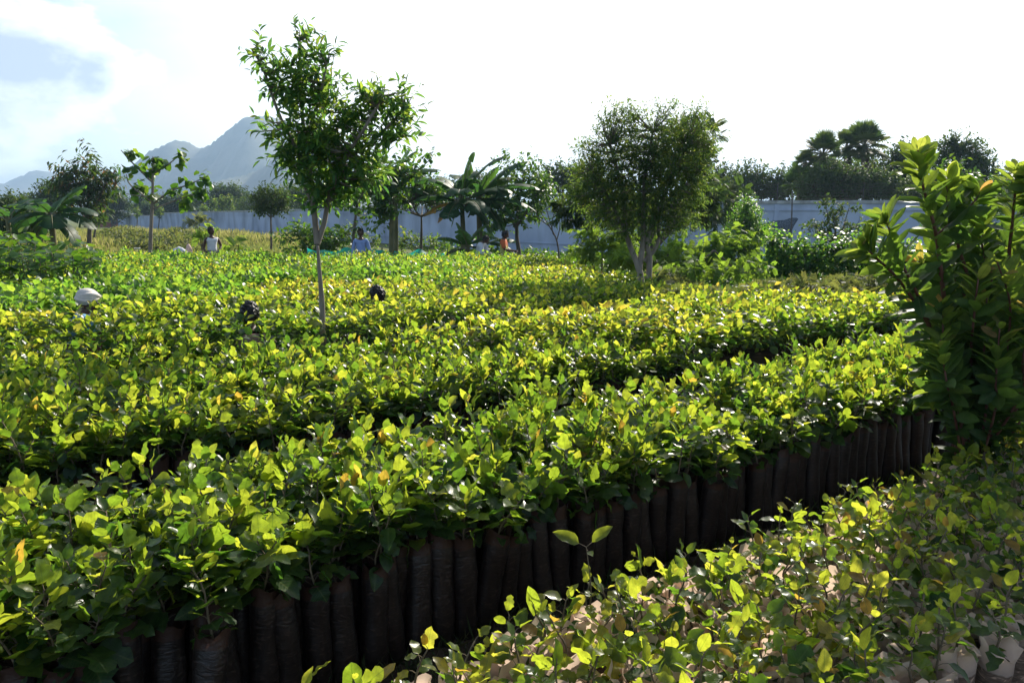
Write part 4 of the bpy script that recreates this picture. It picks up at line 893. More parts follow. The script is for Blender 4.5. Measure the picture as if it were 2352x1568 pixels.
link('bag', mP[2][0].copy(), None, lt2); link('soil', mP[2][1].copy(), None, lt2); lg.build('stem', M_STEMP, lt2); ll.build('foliage', M_SEEDB, lt2)

# remaining seedlings: one mass per bed kind
def bake_bed(name, label, P, hz, size, mat, nl, T, bag=None, z0=.45, hn=.06, glow=0.0, rim=None, seed=0, tone=None):
    "all seedlings of P (n,2) as one mesh of leaves, with stems"
    n = len(P)
    if n == 0: return
    g = Geo()
    ptop = hz + hn * (1.2 * np.sin(P[:, 0] * 2.1 + seed) * np.cos(P[:, 1] * 1.7) + .8 * rs.randn(n))
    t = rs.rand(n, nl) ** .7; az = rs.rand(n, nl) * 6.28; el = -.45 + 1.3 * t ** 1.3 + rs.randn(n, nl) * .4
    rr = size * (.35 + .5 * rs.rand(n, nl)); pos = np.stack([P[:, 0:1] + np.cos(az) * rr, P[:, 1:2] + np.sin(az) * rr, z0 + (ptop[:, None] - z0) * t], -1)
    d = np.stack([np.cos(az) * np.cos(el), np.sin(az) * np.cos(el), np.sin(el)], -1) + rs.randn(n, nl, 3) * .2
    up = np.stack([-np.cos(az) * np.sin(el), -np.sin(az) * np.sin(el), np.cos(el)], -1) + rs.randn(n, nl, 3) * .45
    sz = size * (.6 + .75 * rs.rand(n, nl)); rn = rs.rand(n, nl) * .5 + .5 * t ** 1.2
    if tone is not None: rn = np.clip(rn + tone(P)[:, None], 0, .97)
    tl = T if isinstance(T, list) else [T]; idx = rs.randint(0, len(tl), (n, nl))
    for q in range(len(tl)):
        w = idx == q; g.leaves(tl[q], pos[w], d[w], up[w], sz[w], 1.0, rn[w])
    o = g.build(name, mat, None); o['kind'] = 'stuff'; o['label'] = label; return o
def far_ok(P):
    px = W0 / 2 + FPX * P[:, 0] / P[:, 1]
    lim = np.interp(px, [-200, 250, 900, 1230, 1400, 1500, 1700, 2000, 2700], [15.5, 22, 21, 20.5, 14.5, 12.5, 11.1, 10.7, 10.5])
    return (P[:, 1] < lim) & visible(P, 1.0, 170)
near = []; mid = []; green = []; far = []
for kbed, (v0, v1) in enumerate(((4.85, 6.85), (7.5, 8.72), (9.15, 10.3), (10.65, 12.1), (12.55, 14.0), (14.4, 24.0))):
    U, V, row, nv = bed_points(v0, v1, -14, 28, SP, .018); P = np.stack([UX * U - UY * V, UY * U + UX * V], 1)
    P = P[far_ok(P) & clear(P)]
    px = W0 / 2 + FPX * P[:, 0] / np.maximum(P[:, 1], .1)
    if kbed in (3, 4):   # the strip of glossy greener plants towards the left
        w = px < (1000 if kbed == 4 else 620) + 60 * np.sin(P[:, 1] * 2); green.append(P[w]); P = P[~w]
    near.append(P[P[:, 1] < 7.5]); mid.append(P[(P[:, 1] >= 7.5) & (P[:, 1] < 12.5)]); far.append(P[P[:, 1] >= 12.5])
near, mid, far, green = (np.concatenate(x) for x in (near, mid, far, green))
tone = lambda P: .10 * np.sin(P[:, 0] * .9 + 1) * np.cos(P[:, 1] * .8)
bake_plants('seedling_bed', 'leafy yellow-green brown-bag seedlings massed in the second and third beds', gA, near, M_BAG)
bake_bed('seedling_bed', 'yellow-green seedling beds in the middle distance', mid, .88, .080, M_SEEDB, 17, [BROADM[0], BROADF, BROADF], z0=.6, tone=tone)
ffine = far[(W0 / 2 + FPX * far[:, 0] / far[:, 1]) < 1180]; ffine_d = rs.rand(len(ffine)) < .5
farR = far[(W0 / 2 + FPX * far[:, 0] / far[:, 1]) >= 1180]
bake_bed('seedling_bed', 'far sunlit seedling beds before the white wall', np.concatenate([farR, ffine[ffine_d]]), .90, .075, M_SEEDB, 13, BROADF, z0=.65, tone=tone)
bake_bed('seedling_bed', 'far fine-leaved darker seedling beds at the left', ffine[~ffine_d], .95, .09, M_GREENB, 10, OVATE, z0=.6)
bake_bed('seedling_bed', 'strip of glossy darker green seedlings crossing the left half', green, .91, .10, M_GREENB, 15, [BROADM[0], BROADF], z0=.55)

# tall large-leaved saplings at the left, each one its own plant
sp = []
for r_, (Y, n) in enumerate(((13.2, 15), (14.1, 15), (15.2, 14))):
    for i in range(n):
        px = -60 + 290 * (i + .5 * (r_ % 2)) / n + rs.uniform(-6, 6); sp.append((px, Y + rs.uniform(-.15, .15), 1.30 + .14 * rs.rand() + .09 * r_ - .0012 * max(0, px - 60)))
tv = []
for k in range(5):
    gs = Geo(); gl = Geo(); h = 1.4; pts = smooth_path([(0, 0, 0), (.03 * rs.randn(), .03 * rs.randn(), h / 2), (.05 * rs.randn(), .05 * rs.randn(), h)], 9); gs.tube(pts, np.linspace(.012, .005, 9), 6)
    for i in range(34):
        t = .12 + .88 * i / 33; p = np.array([np.interp(t, np.linspace(0, 1, 9), pts[:, c]) for c in range(3)]); az = i * 2.4 + rs.randn() * .3; el = R(-40 + 60 * t + 20 * rs.randn())
        o = np.array((cos(az), sin(az), .4)) * .10; d = np.array((cos(az) * cos(el), sin(az) * cos(el), sin(el))); up = np.array((-cos(az) * sin(el), -sin(az) * sin(el), cos(el))) + rs.randn(3) * .3
        gs.tube([p, p + o], (.003, .002), 4, cap=False); gl.leaves(HEART if i % 2 else BROADM[i % 4], p + o, d, up, .17 * (.7 + .5 * rs.rand()), 1.0, np.array([rs.rand()]))
    ms, ml = gs.mesh('stem'), gl.mesh('foliage'); ms.materials.append(M_TWIG); ml.materials.append(M_DARK); tv.append((ms, ml))
for i, (px, Y, h) in enumerate(sp):
    t = thing('tall_sapling', 'tall dark green sapling in the dense block at the left edge behind the turbaned worker', 'sapling', ((px - W0 / 2) / FPX * Y, Y, 0), rs.rand() * 6, 'tall saplings in the left block'); t.scale = (1, 1, h / 1.4)
    for nm, me in zip(('stem', 'foliage'), tv[i % 5]): o = bpy.data.objects.new(nm, me); COL.objects.link(o); o.parent = t
lowgreen('undergrowth', 'low leafy growth between the tall saplings and the grass field', (200, 620, 15.5, 21.0), 1.0, 26000, OVATE, .09, M_GREENB)

# grass and straw on the dark path
g = Geo(); n = 5200; u_ = rs.uniform(-2.6, 7, n); v_ = rs.uniform(2.15, 2.85, n); XY = np.stack([UX * u_ - UY * v_, UY * u_ + UX * v_], 1)
T = (np.array([(-.02, 0, 0), (.02, 0, 0), (.012, .6, .1), (0, 1, .3), (-.012, .6, .1)], float), np.array([(0, 1, 2, 3, 4)]))
g.leaves(T, np.column_stack([XY, np.zeros(n)]), np.stack([rs.randn(n) * .6, rs.randn(n) * .6, np.ones(n)], 1), rs.randn(n, 3) * [1, 1, .1], .05 + .13 * rs.rand(n) ** 2)
o = g.build('path_grass', M_SHADEGRASS); o['kind'] = 'stuff'; o['label'] = 'thin grass and straw on the dark path between the beds'

# ------------------------------------------------------------------ guava shrub, right foreground
def guava():
    Y = 4.95; B = at(2210, 1000, Y); B[2] = 0
    t = thing('guava_shrub', 'big leafy guava shrub with reddish stems in the right foreground', 'shrub', tuple(B))
    gs = Geo(); gl = Geo()
    def stem(pts, r, la, lb, n, size=.155, tipup=.5):
        n = int(n * 2.0); la = la * .6
        q = smooth_path([B + np.array((rs.randn() * .05, rs.randn() * .05, 0)) if p is None else at(p[0], p[1], Y + p[2]) for p in pts], 40)
        gs.tube(q, np.linspace(r, .004, len(q)), 7)
        T = np.gradient(q, axis=0); T = nrm(T)
        for i in range(n):
            s = la + (lb - la) * (i / max(1, n - 1)); j = min(39, int(s * 39)); p = q[j]; tg = T[j]
            side = nrm(np.cross(tg, np.array((0, 1, .1)))); b2 = np.cross(tg, side); a = (i % 2) * pi / 2 + rs.randn() * .25
            for sg in (-1, 1):
                o = (cos(a) * side + sin(a) * b2) * sg; lift = .45 + tipup * s + rs.randn() * .15
                d = nrm(o + tg * lift + np.array((0, 0, .05)) + rs.randn(3) * .18); up = nrm(tg - o * .3 + rs.randn(3) * .35)
                z = size * (.8 + .35 * rs.rand()) * (1 - .35 * max(0, s - .9) / .1)
                gl.leaves(GUAVA[rs.randint(3)], p + o * .008, d, up, z, 1.0, np.array([min(1, rs.rand() * .35 + .55 * s ** 1.5 + (.12 if s > .93 else 0))]))
        return q
    S = [([None, (2200, 900, -.1), (2170, 700, -.3), (2150, 540, -.4), (2118, 420, -.5), (2108, 345, -.55)], .02, .40, 1, 24),
         ([None, (2190, 880, 0), (2140, 760, -.3), (2070, 650, -.5), (2010, 590, -.6), (1985, 568, -.6)], .016, .5, 1, 15),
         ([(2140, 760, -.3), (2100, 660, -.5), (2062, 590, -.5), (2040, 520, -.5), (2030, 505, -.5)], .01, .15, 1, 12),
         ([None, (2220, 880, .1), (2240, 720, 0), (2200, 560, -.2), (2175, 460, -.3), (2180, 400, -.3)], .018, .4, 1, 20),
         ([None, (2260, 900, .1), (2300, 740, 0), (2320, 560, -.2), (2330, 460, -.3), (2335, 385, -.3)], .02, .35, 1, 24),
         ([None, (2300, 880, .1), (2370, 720, -.1), (2400, 560, -.3), (2380, 440, -.4), (2372, 392, -.4)], .02, .35, 1, 22),
         ([(2300, 740, 0), (2270, 620, -.1), (2250, 540, -.1), (2245, 500, -.1)], .01, .1, 1, 14),
         ([None, (2180, 920, .1), (2160, 830, 0), (2120, 740, 0), (2100, 700, 0)], .012, .4, 1, 12),
         ([None, (2240, 930, -.2), (2230, 820, -.3), (2240, 700, -.5), (2250, 620, -.5)], .012, .3, 1, 16),
         ([None, (2290, 930, -.1), (2310, 820, -.3), (2320, 700, -.4), (2290, 600, -.5)], .012, .3, 1, 16),
         ([None, (2330, 930, 0), (2400, 840, -.2), (2440, 740, -.3), (2440, 640, -.3)], .012, .3, 1, 15),
         ([(2200, 900, -.1), (2170, 860, -.2), (2140, 830, -.2), (2130, 850, -.2)], .008, .1, 1, 7),
         ([(2190, 950, 0), (2165, 920, -.1), (2150, 900, -.15), (2140, 905, -.15)], .008, .1, 1, 6),
         ([(2300, 900, 0), (2280, 840, .3), (2230, 760, .4), (2190, 660, .4)], .01, 0, 1, 16),
         ([(2300, 900, 0), (2330, 800, .4), (2340, 680, .4), (2350, 560, .4)], .01, 0, 1, 18),
         ([(2230, 900, 0), (2260, 780, .5), (2280, 640, .5), (2270, 520, .4)], .01, 0, 1, 18),
         ([None, (2360, 900, .2), (2420, 780, .3), (2480, 640, .3), (2490, 500, .3)], .014, .3, 1, 18),
         ([(2150, 540, -.4), (2200, 500, -.35), (2240, 460, -.3), (2250, 440, -.3)], .008, .15, 1, 9),
         ([(2240, 720, 0), (2190, 640, -.1), (2150, 620, -.2), (2110, 600, -.3)], .008, .1, 1, 10)]
    S += [([None, (2200 + 22 * i, 930, -.3 + .15 * (i % 3)), (2170 + 30 * i, 820, -.4 + .2 * (i % 3)), (2165 + 34 * i, 700 - 20 * (i % 2), -.4 + .25 * (i % 3))], .01, .3, 1, 14) for i in range(7)] + [([None, (2190 + 24 * i, 940, -.35 + .12 * (i % 4)), (2175 + 28 * i, 880, -.5 + .25 * (i % 4)), (2160 + 34 * i, 780 - 25 * (i % 3), -.5 + .25 * (i % 4))], .009, .2, 1, 16) for i in range(8)] + [([None, (2190 + 20 * i, 800, .1 + .1 * (i % 4)), (2150 + 34 * i, 640, .15 * (i % 3)), (2150 + 36 * i, 520 + 30 * (i % 3), .1 * (i % 3))], .009, .35, 1, 16) for i in range(7)]
    for s in S: stem(*s)
    m = solid('guava_bark', (.12, .045, .03), (.2, .09, .06), .6, 18, .3)
    gs.build('stem', m, t, True, B); gl.build('foliage', M_GUAVA, t, True, B)
guava()

# ------------------------------------------------------------------ people
def skin(name, verts, edges, rad, mats, parent, extra=None, sub=2):
    me = bpy.data.meshes.new(name); me.from_pydata([tuple(v) for v in verts], edges, []); o = bpy.data.objects.new(name, me); COL.objects.link(o)
    md = o.modifiers.new('s', 'SKIN'); 
    for i, r in enumerate(rad):
        sv = me.skin_vertices[0].data[i]; sv.radius = r if isinstance(r, tuple) else (r, r)
        sv.use_root = (i == 0)
    md.use_smooth_shade = True; s = o.modifiers.new('u', 'SUBSURF'); s.levels = s.render_levels = sub
    dg = bpy.context.evaluated_depsgraph_get(); m2 = bpy.data.meshes.new_from_object(o.evaluated_get(dg)); bpy.data.objects.remove(o); bpy.data.meshes.remove(me)
    if extra is not None:
        bm = bmesh.new(); bm.from_mesh(m2); extra(bm); bm.to_mesh(m2); bm.free()
    for p in m2.polygons: p.use_smooth = True
    o = bpy.data.objects.new(name, m2); COL.objects.link(o); m2.materials.clear()
    for m in mats: m2.materials.append(m)
    o.parent = parent; return o
def ball(bm, c, s, mi=0, seg=16, fn=None, rot=None):
    r = bmesh.ops.create_uvsphere(bm, u_segments=seg, v_segments=seg * 3 // 4, radius=1)
    for v in r['verts']:
        p = v.co.copy()
        if fn: p = fn(p)
        p = Vector((p.x * s[0], p.y * s[1], p.z * s[2]))
        if rot is not None: p = rot @ p
        v.co = p + Vector(c)
    for f in {f for v in r['verts'] for f in v.link_faces}: f.material_index = mi
M_SKIN = solid('brown_skin', (.075, .035, .02), (.10, .05, .03), .5, 12, .05, spec=.4)
M_HAIR = solid('black_hair', (.006, .005, .005), (.02, .016, .014), .45, 90, .8, .008, stretch=(1, 1, .3))
M_EYE = solid('eye', (.3, .28, .26), rough=.2, bump=0); M_LIP = solid('lips', (.12, .04, .035), rough=.5, bump=0)
def cloth(name, c, rough=.85, tl=.0): return solid(name, tuple(x * .8 for x in c), c, rough, 9, .5, .015, tl=tl, tcol=c)

def lerp(a, b, t): return tuple(a[i] + (b[i] - a[i]) * t for i in range(3))
def person(label, loc, rz, J, cloths, head=(0, 0, 0), H=1.65, hair=True):
    """J: joints of the pose for a 1.65 m figure facing -Y. cloths: list of builders run with (parent, J)"""
    t = thing('person', label, 'person', loc, rz, None); k = H / 1.65; t.scale = (k, k, k)
    V = []; E = []; Rr = []
    def add(p, r, par=None):
        V.append(p); Rr.append(r); i = len(V) - 1
        if par is not None: E.append((par, i))
        return i
    pel = add(J['pelvis'], (.135, .10)); sp_ = add(lerp(J['pelvis'], J['chest'], .5), (.12, .085), pel); ch = add(J['chest'], (.14, .095), sp_)
    nb = add(lerp(J['chest'], J['neck'], .85), (.07, .06), ch); nk = add(J['neck'], (.05, .052), nb); hb = add(lerp(J['neck'], J['head'], .55), (.05, .055), nk)
    for s in 'lr':
        sh = add(J['sh' + s], .052, ch); el = add(lerp(J['sh' + s], J['el' + s], .5), .044, sh); e2 = add(J['el' + s], .036, el); fm = add(lerp(J['el' + s], J['wr' + s], .4), .036, e2); wr = add(J['wr' + s], (.026, .022), fm)
        w = Vector(J['wr' + s]); d = (w - Vector(J['el' + s])).normalized(); side = d.cross(Vector((0, 1, .3))).normalized(); nn = d.cross(side).normalized()
        pm = add(tuple(w + d * .05), (.036, .016), wr)
        for q in range(4):
            a = w + d * .085 + side * (.027 - .018 * q); L = (.068, .078, .072, .055)[q]
            f1 = add(tuple(a), .0095, pm); f2 = add(tuple(a + d * L * .5 + nn * .006), .009, f1); add(tuple(a + d * L * .9 + nn * .024), .0075, f2)
        th = add(tuple(w + d * .03 + side * .034), .011, pm); add(tuple(w + d * .07 + side * .055 + nn * .015), .009, th)
        hp = add(J['hp' + s], .092, pel); mt = add(lerp(J['hp' + s], J['kn' + s], .5), .074, hp); kn = add(J['kn' + s], .054, mt); cf = add(lerp(J['kn' + s], J['an' + s], .35), .052, kn); an = add(J['an' + s], .034, cf)
        a = Vector(J['an' + s]); add(tuple(a + Vector((0, .05, -.035))), .03, an); b1 = add(tuple(a + Vector((0, -.07, -.035))), (.036, .026), an); add(tuple(a + Vector((0, -.14, -.045))), (.034, .018), b1)
    hd = Vector(J['head']); rot = Matrix.Rotation(head[2], 3, 'Z') @ Matrix.Rotation(head[0], 3, 'X')
    def hf(p):
        p = p.copy()
        if p.z < 0: p.x *= 1 + .28 * p.z; p.y *= 1 + .12 * p.z
        if p.y < -.6 and abs(p.x) < .35: p.y -= .05
        return p
    def extra(bm):
        for f in bm.faces: f.material_index = 0
        ball(bm, hd, (.074, .093, .115), 0, 20, hf, rot)
        o = lambda x, y, z: hd + rot @ Vector((x, y, z))
        ball(bm, o(0, -.098, -.012), (.014, .02, .026), 0, 10, None, rot)
        for s in (-1, 1): ball(bm, o(s * .075, .008, -.005), (.012, .022, .032), 0, 10, None, rot); ball(bm, o(s * .03, -.083, .012), (.014, .009, .009), 1, 8, None, rot); ball(bm, o(s * .03, -.091, .012), (.006, .004, .006), 3, 8, None, rot)
        ball(bm, o(0, -.088, -.052), (.024, .01, .008), 2, 10, None, rot)
    b = skin('body', V, E, Rr, [M_SKIN, M_EYE, M_LIP, M_HAIR], t, extra, 1)
    if hair:
        bm = bmesh.new(); hr = np.random.RandomState(int(abs(loc[0]) * 1000))
        def hh(p):
            q = p.copy(); f = 1 + .05 * hr.randn()
            if q.y < -.35 and q.z < .45: q.z = .45; 
            zl = -.85 if q.y > -.1 else -.35
            if q.z < zl: q.z = zl
            return q * f
        ball(bm, hd + rot @ Vector((0, .012, .02)), (.088, .103, .116), 0, 26, hh, rot)
        # tufts
        for i in range(240):
            v = Vector(hr.randn(3)).normalized()
            if v.z < (-.7 if v.y > 0 else -.25) or (v.y < -.4 and v.z < .5): continue
            c = hd + rot @ (Vector((0, .012, .02)) + Vector((v.x * .086, v.y * .10, v.z * .114))); e = c + rot @ (v * .018 + Vector(hr.randn(3)) * .012); s2 = v.cross(Vector(hr.randn(3))).normalized() * .005
            a1 = bm.verts.new(c + rot @ s2); a2 = bm.verts.new(c - rot @ s2); a3 = bm.verts.new(e); bm.faces.new((a1, a2, a3))
        me = bpy.data.meshes.new('hair'); bm.to_mesh(me); bm.free(); link('hair', me, M_HAIR, t)
    for c in cloths: c(t, J)
    return t
def shirt(mat, sleeves=.5, pad=.018, name='shirt', low=0.0, vneck=False):
    def f(t, J):
        pl = Vector(J['pelvis']); V = [tuple(pl + Vector((0, 0, low)))]; Rr = [(.15 + pad * .5, .11 + pad * .5)]; E = []
        def add(p, r, par): V.append(p); Rr.append(r); E.append((par, len(V) - 1)); return len(V) - 1
        a = add(lerp(J['pelvis'], J['chest'], .5), (.135 + pad * .5, .095 + pad * .5), 0); c = add(J['chest'], (.15 + pad * .4, .10 + pad * .4), a); add(lerp(J['chest'], J['neck'], .72), (.085, .075), c)
        for s in 'lr':
            sh = add(J['sh' + s], .052 + pad, c)
            if sleeves > 0: 
                e = lerp(J['sh' + s], J['el' + s], min(1, sleeves * 2)); q = add(e, .046 + pad, sh)
                if sleeves > .5: add(lerp(J['el' + s], J['wr' + s], (sleeves - .5) * 2), .036 + pad, q)
        skin(name, V, E, Rr, [mat], t, None, 2)
    return f
def trousers(mat, to=1.0, pad=.02, name='trousers'):
    def f(t, J):
        V = [J['pelvis']]; Rr = [(.145, .11)]; E = []
        def add(p, r, par): V.append(p); Rr.append(r); E.append((par, len(V) - 1)); return len(V) - 1
        for s in 'lr':
            h = add(J['hp' + s], .092 + pad, 0); m = add(lerp(J['hp' + s], J['kn' + s], .5), .076 + pad, h); kn = add(lerp(J['hp' + s], J['kn' + s], min(1, to * 2)), .058 + pad, m)
            if to > .5: add(lerp(J['kn' + s], J['an' + s], (to - .5) * 2), .05 + pad, kn)
        skin(name, V, E, Rr, [mat], t, None, 2)
    return f
def lungi(mat, z0=.98, z1=.12):
    def f(t, J):
        g = Geo(); ph = rs.rand() * 6; prof = [(.155 + .02 * s, z0 + (z1 - z0) * s) for s in np.linspace(0, 1, 10)]
        g.lathe(prof, 28, (0, .0, 0), 1.0, .74, wob=lambda i, an: (1 + (.03 + .05 * i / 9) * np.sin(an * 7 + ph + .12 * i), 0.0)); g.build('lungi', mat, t)
    return f
def stand(**kw):
    J = dict(pelvis=(0, 0, .94), chest=(0, 0, 1.22), neck=(0, .01, 1.42), head=(0, -.01, 1.535), shl=(-.165, 0, 1.345), shr=(.165, 0, 1.345), ell=(-.22, .02, 1.08), elr=(.22, .02, 1.08), wrl=(-.22, -.05, .84), wrr=(.22, -.05, .84),
             hpl=(-.085, 0, .90), hpr=(.085, 0, .90), knl=(-.09, -.01, .48), knr=(.09, -.01, .48), anl=(-.095, .02, .075), anr=(.095, .02, .075)); J.update(kw); return J
def squat(**kw):
    J = dict(pelvis=(0, .12, .34), chest=(0, -.02, .62), neck=(0, -.08, .80), head=(0, -.13, .905), shl=(-.17, -.04, .73), shr=(.17, -.04, .73), ell=(-.24, -.2, .56), elr=(.24, -.2, .56), wrl=(-.15, -.4, .58), wrr=(.15, -.4, .58),
             hpl=(-.09, .1, .32), hpr=(.09, .1, .32), knl=(-.16, -.26, .46), knr=(.16, -.26, .46), anl=(-.13, -.03, .08), anr=(.13, -.03, .08)); J.update(kw); return J
# man in a white vest, hand on hip, at the left
p = at(489, 600, 22.5)
person('standing man in a white sleeveless vest, hand on hip, beside a young sapling', (p[0], p[1], 0), R(48), stand(elr=(.34, .12, 1.12), wrr=(.20, .0, .97), ell=(-.21, .08, 1.08), wrl=(-.19, -.02, .86)),
       [shirt(cloth('white_vest', (.75, .75, .78)), 0, .012, 'vest'), trousers(cloth('dark_shorts', (.10, .11, .14)), .5, .035, 'shorts')], (0, 0, R(14)), 1.64)
p = at(830, 600, 22.0)
person('standing man in a light blue shirt and teal wrap before the turquoise net', (p[0], p[1], 0), R(3), stand(), [shirt(cloth('blue_shirt', (.30, .40, .70)), .95, .012, 'shirt', -.06), lungi(cloth('teal_cloth', (.10, .28, .27)))], (0, 0, R(5)), 1.60)
p = at(1157, 600, 22.0)
person('young man in an orange and yellow shirt seen from the side, hands held forward', (p[0], p[1], 0), R(80), stand(ell=(-.19, -.06, 1.10), wrl=(-.12, -.28, 1.07), elr=(.19, -.06, 1.10), wrr=(.12, -.28, 1.07), head=(0, -.05, 1.525)),
       [shirt(cloth('orange_shirt', (.62, .15, .05)), .45, .024, 'shirt', .0), shirt(cloth('yellow_panel', (.58, .55, .15)), 0, .036, 'yellow_panel', -.03), trousers(cloth('navy_trousers', (.03, .035, .06)), .95, .02)], (R(18), 0, 0), 1.55)
p = at(1098, 600, 22.5)
person('man in a loose white shirt bending forward beside the banana stems', (p[0], p[1], 0), R(70), stand(chest=(0, -.10, 1.18), neck=(0, -.19, 1.34), head=(0, -.26, 1.42), shl=(-.165, -.14, 1.28), shr=(.165, -.14, 1.28), ell=(-.2, -.22, 1.02), elr=(.2, -.22, 1.02), wrl=(-.17, -.34, .82), wrr=(.17, -.34, .82)),
       [shirt(cloth('white_shirt', (.66, .67, .70)), .8, .035, 'shirt', -.12), trousers(cloth('maroon_trousers', (.16, .05, .05)), .95, .02)], (R(30), 0, 0), 1.50)
# three workers crouching in the paths
M_TURBAN = cloth('cream_cloth', (.74, .66, .58))
def turban(t, J):
    hd = Vector(J['head']); bm = bmesh.new(); q = np.random.RandomState(3)
    for i, (c, s, a) in enumerate((((0, .01, .06), (.118, .13, .10), 0), ((.0, .0, .062), (.126, .134, .052), .38), ((-.005, .015, .06), (.125, .136, .045), -.30), ((.01, .02, .10), (.10, .11, .07), .2))):
        ball(bm, hd + Vector(c), s, 0, 22, lambda p: p * (1 + .02 * sin(p.x * 14 + p.z * 9)), Matrix.Rotation(a, 3, 'Y'))
    me = bpy.data.meshes.new('turban'); bm.to_mesh(me); bm.free(); [setattr(f, 'use_smooth', True) for f in me.polygons]; o = link('turban', me, M_TURBAN, t)
    g = Geo(); V = []; 
    for i in range(9):
        for j in range(6):
            V.append((hd.x + .10 + .022 * sin(i * 1.1) + .05 * i / 8, hd.y - .05 + .035 * j - .02 * sin(i + j), hd.z + .06 - .035 * i + .008 * sin(j * 2)))
    g.add(V, [(i * 6 + j, i * 6 + j + 1, i * 6 + 7 + j, i * 6 + 6 + j) for i in range(8) for j in range(5)]); g.build('loose_end', M_TURBAN, o)
p = at(176, 700, 9.29)
person('crouching worker in a pale turban and light blue shirt among the beds at the left', (p[0], p[1], 0), R(120), squat(), [shirt(cloth('sky_shirt', (.16, .36, .55)), .5, .03), trousers(cloth('maroon_cloth', (.2, .05, .06)), .9, .03), turban], (R(12), 0, 0), 1.66, hair=False)
p = at(583, 730, 7.9)
person('crouching worker with thick black hair bent down left of the slim young tree', (p[0], p[1], 0), R(205), squat(chest=(0, -.08, .52), neck=(0, -.22, .72), head=(0, -.28, .86), shl=(-.15, -.14, .60), shr=(.15, -.14, .60), ell=(-.22, -.3, .45), elr=(.22, -.3, .45), wrl=(-.15, -.48, .52), wrr=(.15, -.48, .52)), [shirt(cloth('brown_shirt', (.20, .13, .10)), .5, .03), trousers(cloth('grey_trousers', (.08, .08, .09)), .9, .02)], (R(30), 0, 0), 1.75)
p = at(889, 700, 9.94)
person('crouching black-haired worker farther back, right of the slim young tree', (p[0], p[1], 0), R(230), squat(neck=(0, -.12, .80), head=(0, -.18, .90)), [shirt(cloth('navy_shirt', (.05, .05, .10)), .5, .03), trousers(cloth('black_trousers', (.03, .03, .035)), .9, .02)], (R(25), 0, 0), 1.69)

# ------------------------------------------------------------------ small things
M_WHITE = solid('white_plastic', (.68, .68, .68), (.78, .78, .78), .4, 5, .05)
def bucket():
    p = at(316, 583, 42); t = thing('bucket', 'white plastic bucket standing in the field left of the open-branched tree', 'bucket', (p[0], p[1], 0))
    g = Geo(); g.lathe([(.02, .01), (.11, .01), (.15, .32), (.163, .325), (.163, .345), (.145, .345), (.12, .05), (.02, .04)], 20); g.build('pail', M_WHITE, t)
    g = Geo(); g.tube([(.16 * cos(a), .02, .33 + .15 * sin(a)) for a in np.linspace(0, pi, 12)], .008, 5); g.build('handle', M_WIRE, t)
bucket()
def sack(label, px, py, Y, s, mat, seed):
    p = at(px, py, Y); q = np.random.RandomState(seed); bm = bmesh.new(); bmesh.ops.create_uvsphere(bm, u_segments=22, v_segments=14, radius=1)
    ph = q.rand(4) * 6
    for v in bm.verts:
        c = v.co; f = 1 + .08 * sin(c.x * 5 + ph[0]) * cos(c.y * 4 + ph[1]) + .05 * sin(c.z * 9 + ph[2] + c.x * 6)
        v.co = Vector((c.x * s[0] * f, c.y * s[1] * f, max(-.35, c.z) * s[2] * f + s[2] * .35))
    me = bpy.data.meshes.new('sack'); bm.to_mesh(me); bm.free(); [setattr(f, 'use_smooth', True) for f in me.polygons]; t = thing('sack', label, 'sack', (p[0], p[1], 0)); link('sack_body', me, mat, t)
    g = Geo(); g.lathe([(.05, 0), (.03, .05), (.07, .12)], 12, (s[0] * .9, 0, s[2] * .5), wob=lambda i, an: (1 + .15 * np.sin(an * 5), 0)); g.build('tied_neck', mat, t)
M_SACK = cloth('white_sack', (.66, .67, .70)); M_PSACK = cloth('pink_sack', (.60, .42, .36))
sack('bulging white sack lying in the field beside the young sapling', 413, 585, 40, (.36, .25, .34), M_SACK, 1)
sack('small pinkish sack just right of the bulging white one', 434, 583, 41, (.16, .16, .42), M_PSACK, 2)
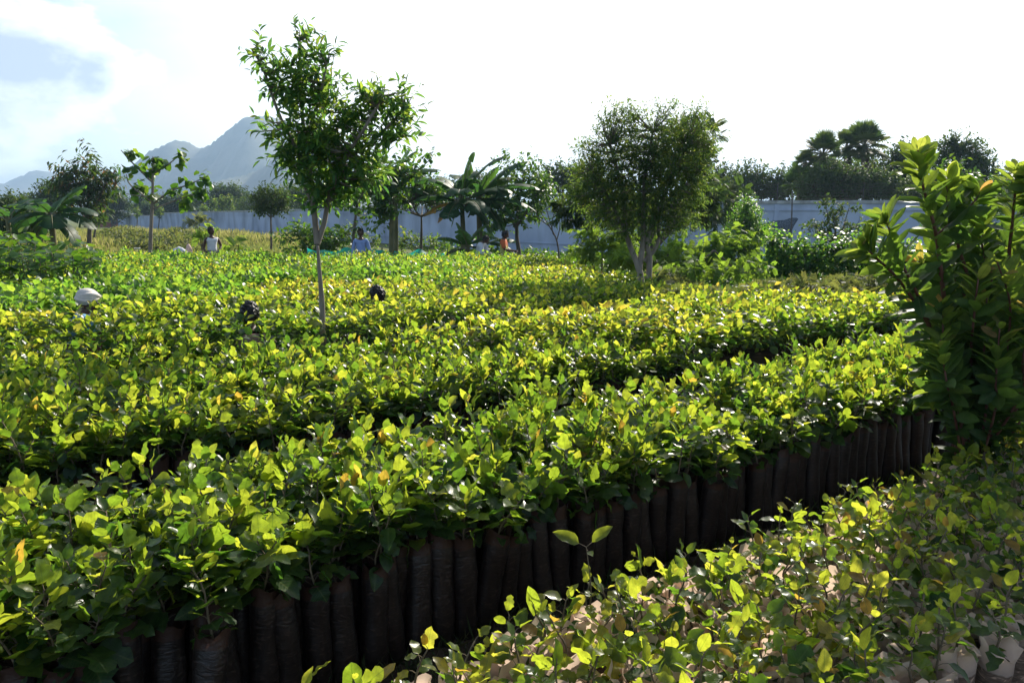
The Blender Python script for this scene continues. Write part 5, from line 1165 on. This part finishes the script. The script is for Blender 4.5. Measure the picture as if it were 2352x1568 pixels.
def ribbon_net():
    m, t = newmat('turquoise_net'); n = t.nodes.new; k = t.links.new
    tc = n('ShaderNodeTexCoord'); mp = n('ShaderNodeMapping'); mp.inputs['Scale'].default_value = (.3, .3, 5); k(tc.outputs['Object'], mp.inputs[0]); nz = n('ShaderNodeTexNoise'); nz.inputs['Scale'].default_value = 4; nz.inputs['Detail'].default_value = 5; k(mp.outputs[0], nz.inputs[0])
    c = ramp(t, [(.35, (.01, .14, .12)), (.6, (.03, .32, .27)), (.75, (.12, .5, .44))], nz.outputs[0])
    p = n('ShaderNodeBsdfPrincipled'); p.inputs['Roughness'].default_value = .5; k(c, p.inputs['Base Color']); tr = n('ShaderNodeBsdfTranslucent'); tr.inputs[0].default_value = (.03, .55, .45, 1); mx = n('ShaderNodeMixShader'); mx.inputs[0].default_value = .4
    k(p.outputs[0], mx.inputs[1]); k(tr.outputs[0], mx.inputs[2]); o = n('ShaderNodeOutputMaterial'); k(mx.outputs[0], o.inputs[0])
    root = thing('shade_net', 'long turquoise net strung low on stakes behind the man in the blue shirt', 'net', tuple(at(880, 600, 25.0) * [1, 1, 0])); B = np.array(root.location)
    g = Geo(); NX, NZ = 90, 7; V = []
    for i in range(NX):
        s = i / (NX - 1); px = 705 + 345 * s; top = 574 + 10 * s * s + 3 * sin(i * .45) + (8 * sin(pi * ((s * 4) % 1)))
        for j in range(NZ):
            q = j / (NZ - 1); a = at(px, top - 5 + q * (32 - 6 * s), 24.5 + 1.0 * s); a[1] += .12 * sin(i * .3 + q * 6) - .25 * q; V.append(a)
    g.add(V, [(i * NZ + j, (i + 1) * NZ + j, (i + 1) * NZ + j + 1, i * NZ + j + 1) for i in range(NX - 1) for j in range(NZ - 1)]); g.build('net', m, root, True, B)
    for i in range(5):
        a = at(705 + 345 * i / 4, 565 + 2 * i, 24.7 + .25 * i); g = Geo(); g.tube([(a[0], a[1], 0), (a[0], a[1], a[2])], .022, 6); g.build('stake', M_BARK, root, True, B)
ribbon_net()
# orange rag at the feet of the man in orange
g = Geo(); a = at(1172, 588, 23); V = [(a[0] + .04 * i + .02 * sin(j), a[1] + .03 * j, a[2] - .35 + .05 * sin(i * 1.7 + j) + .012 * i * (7 - i) + .05 * (3 - abs(j - 3))) for i in range(8) for j in range(7)]
g.add(V, [(i * 7 + j, i * 7 + 7 + j, i * 7 + 8 + j, i * 7 + j + 1) for i in range(7) for j in range(6)]); o = g.build('orange_cloth', cloth('orange_cloth', (.7, .2, .03), tl=.3)); tag(o, 'crumpled orange cloth behind the man in the orange and yellow shirt', 'cloth')
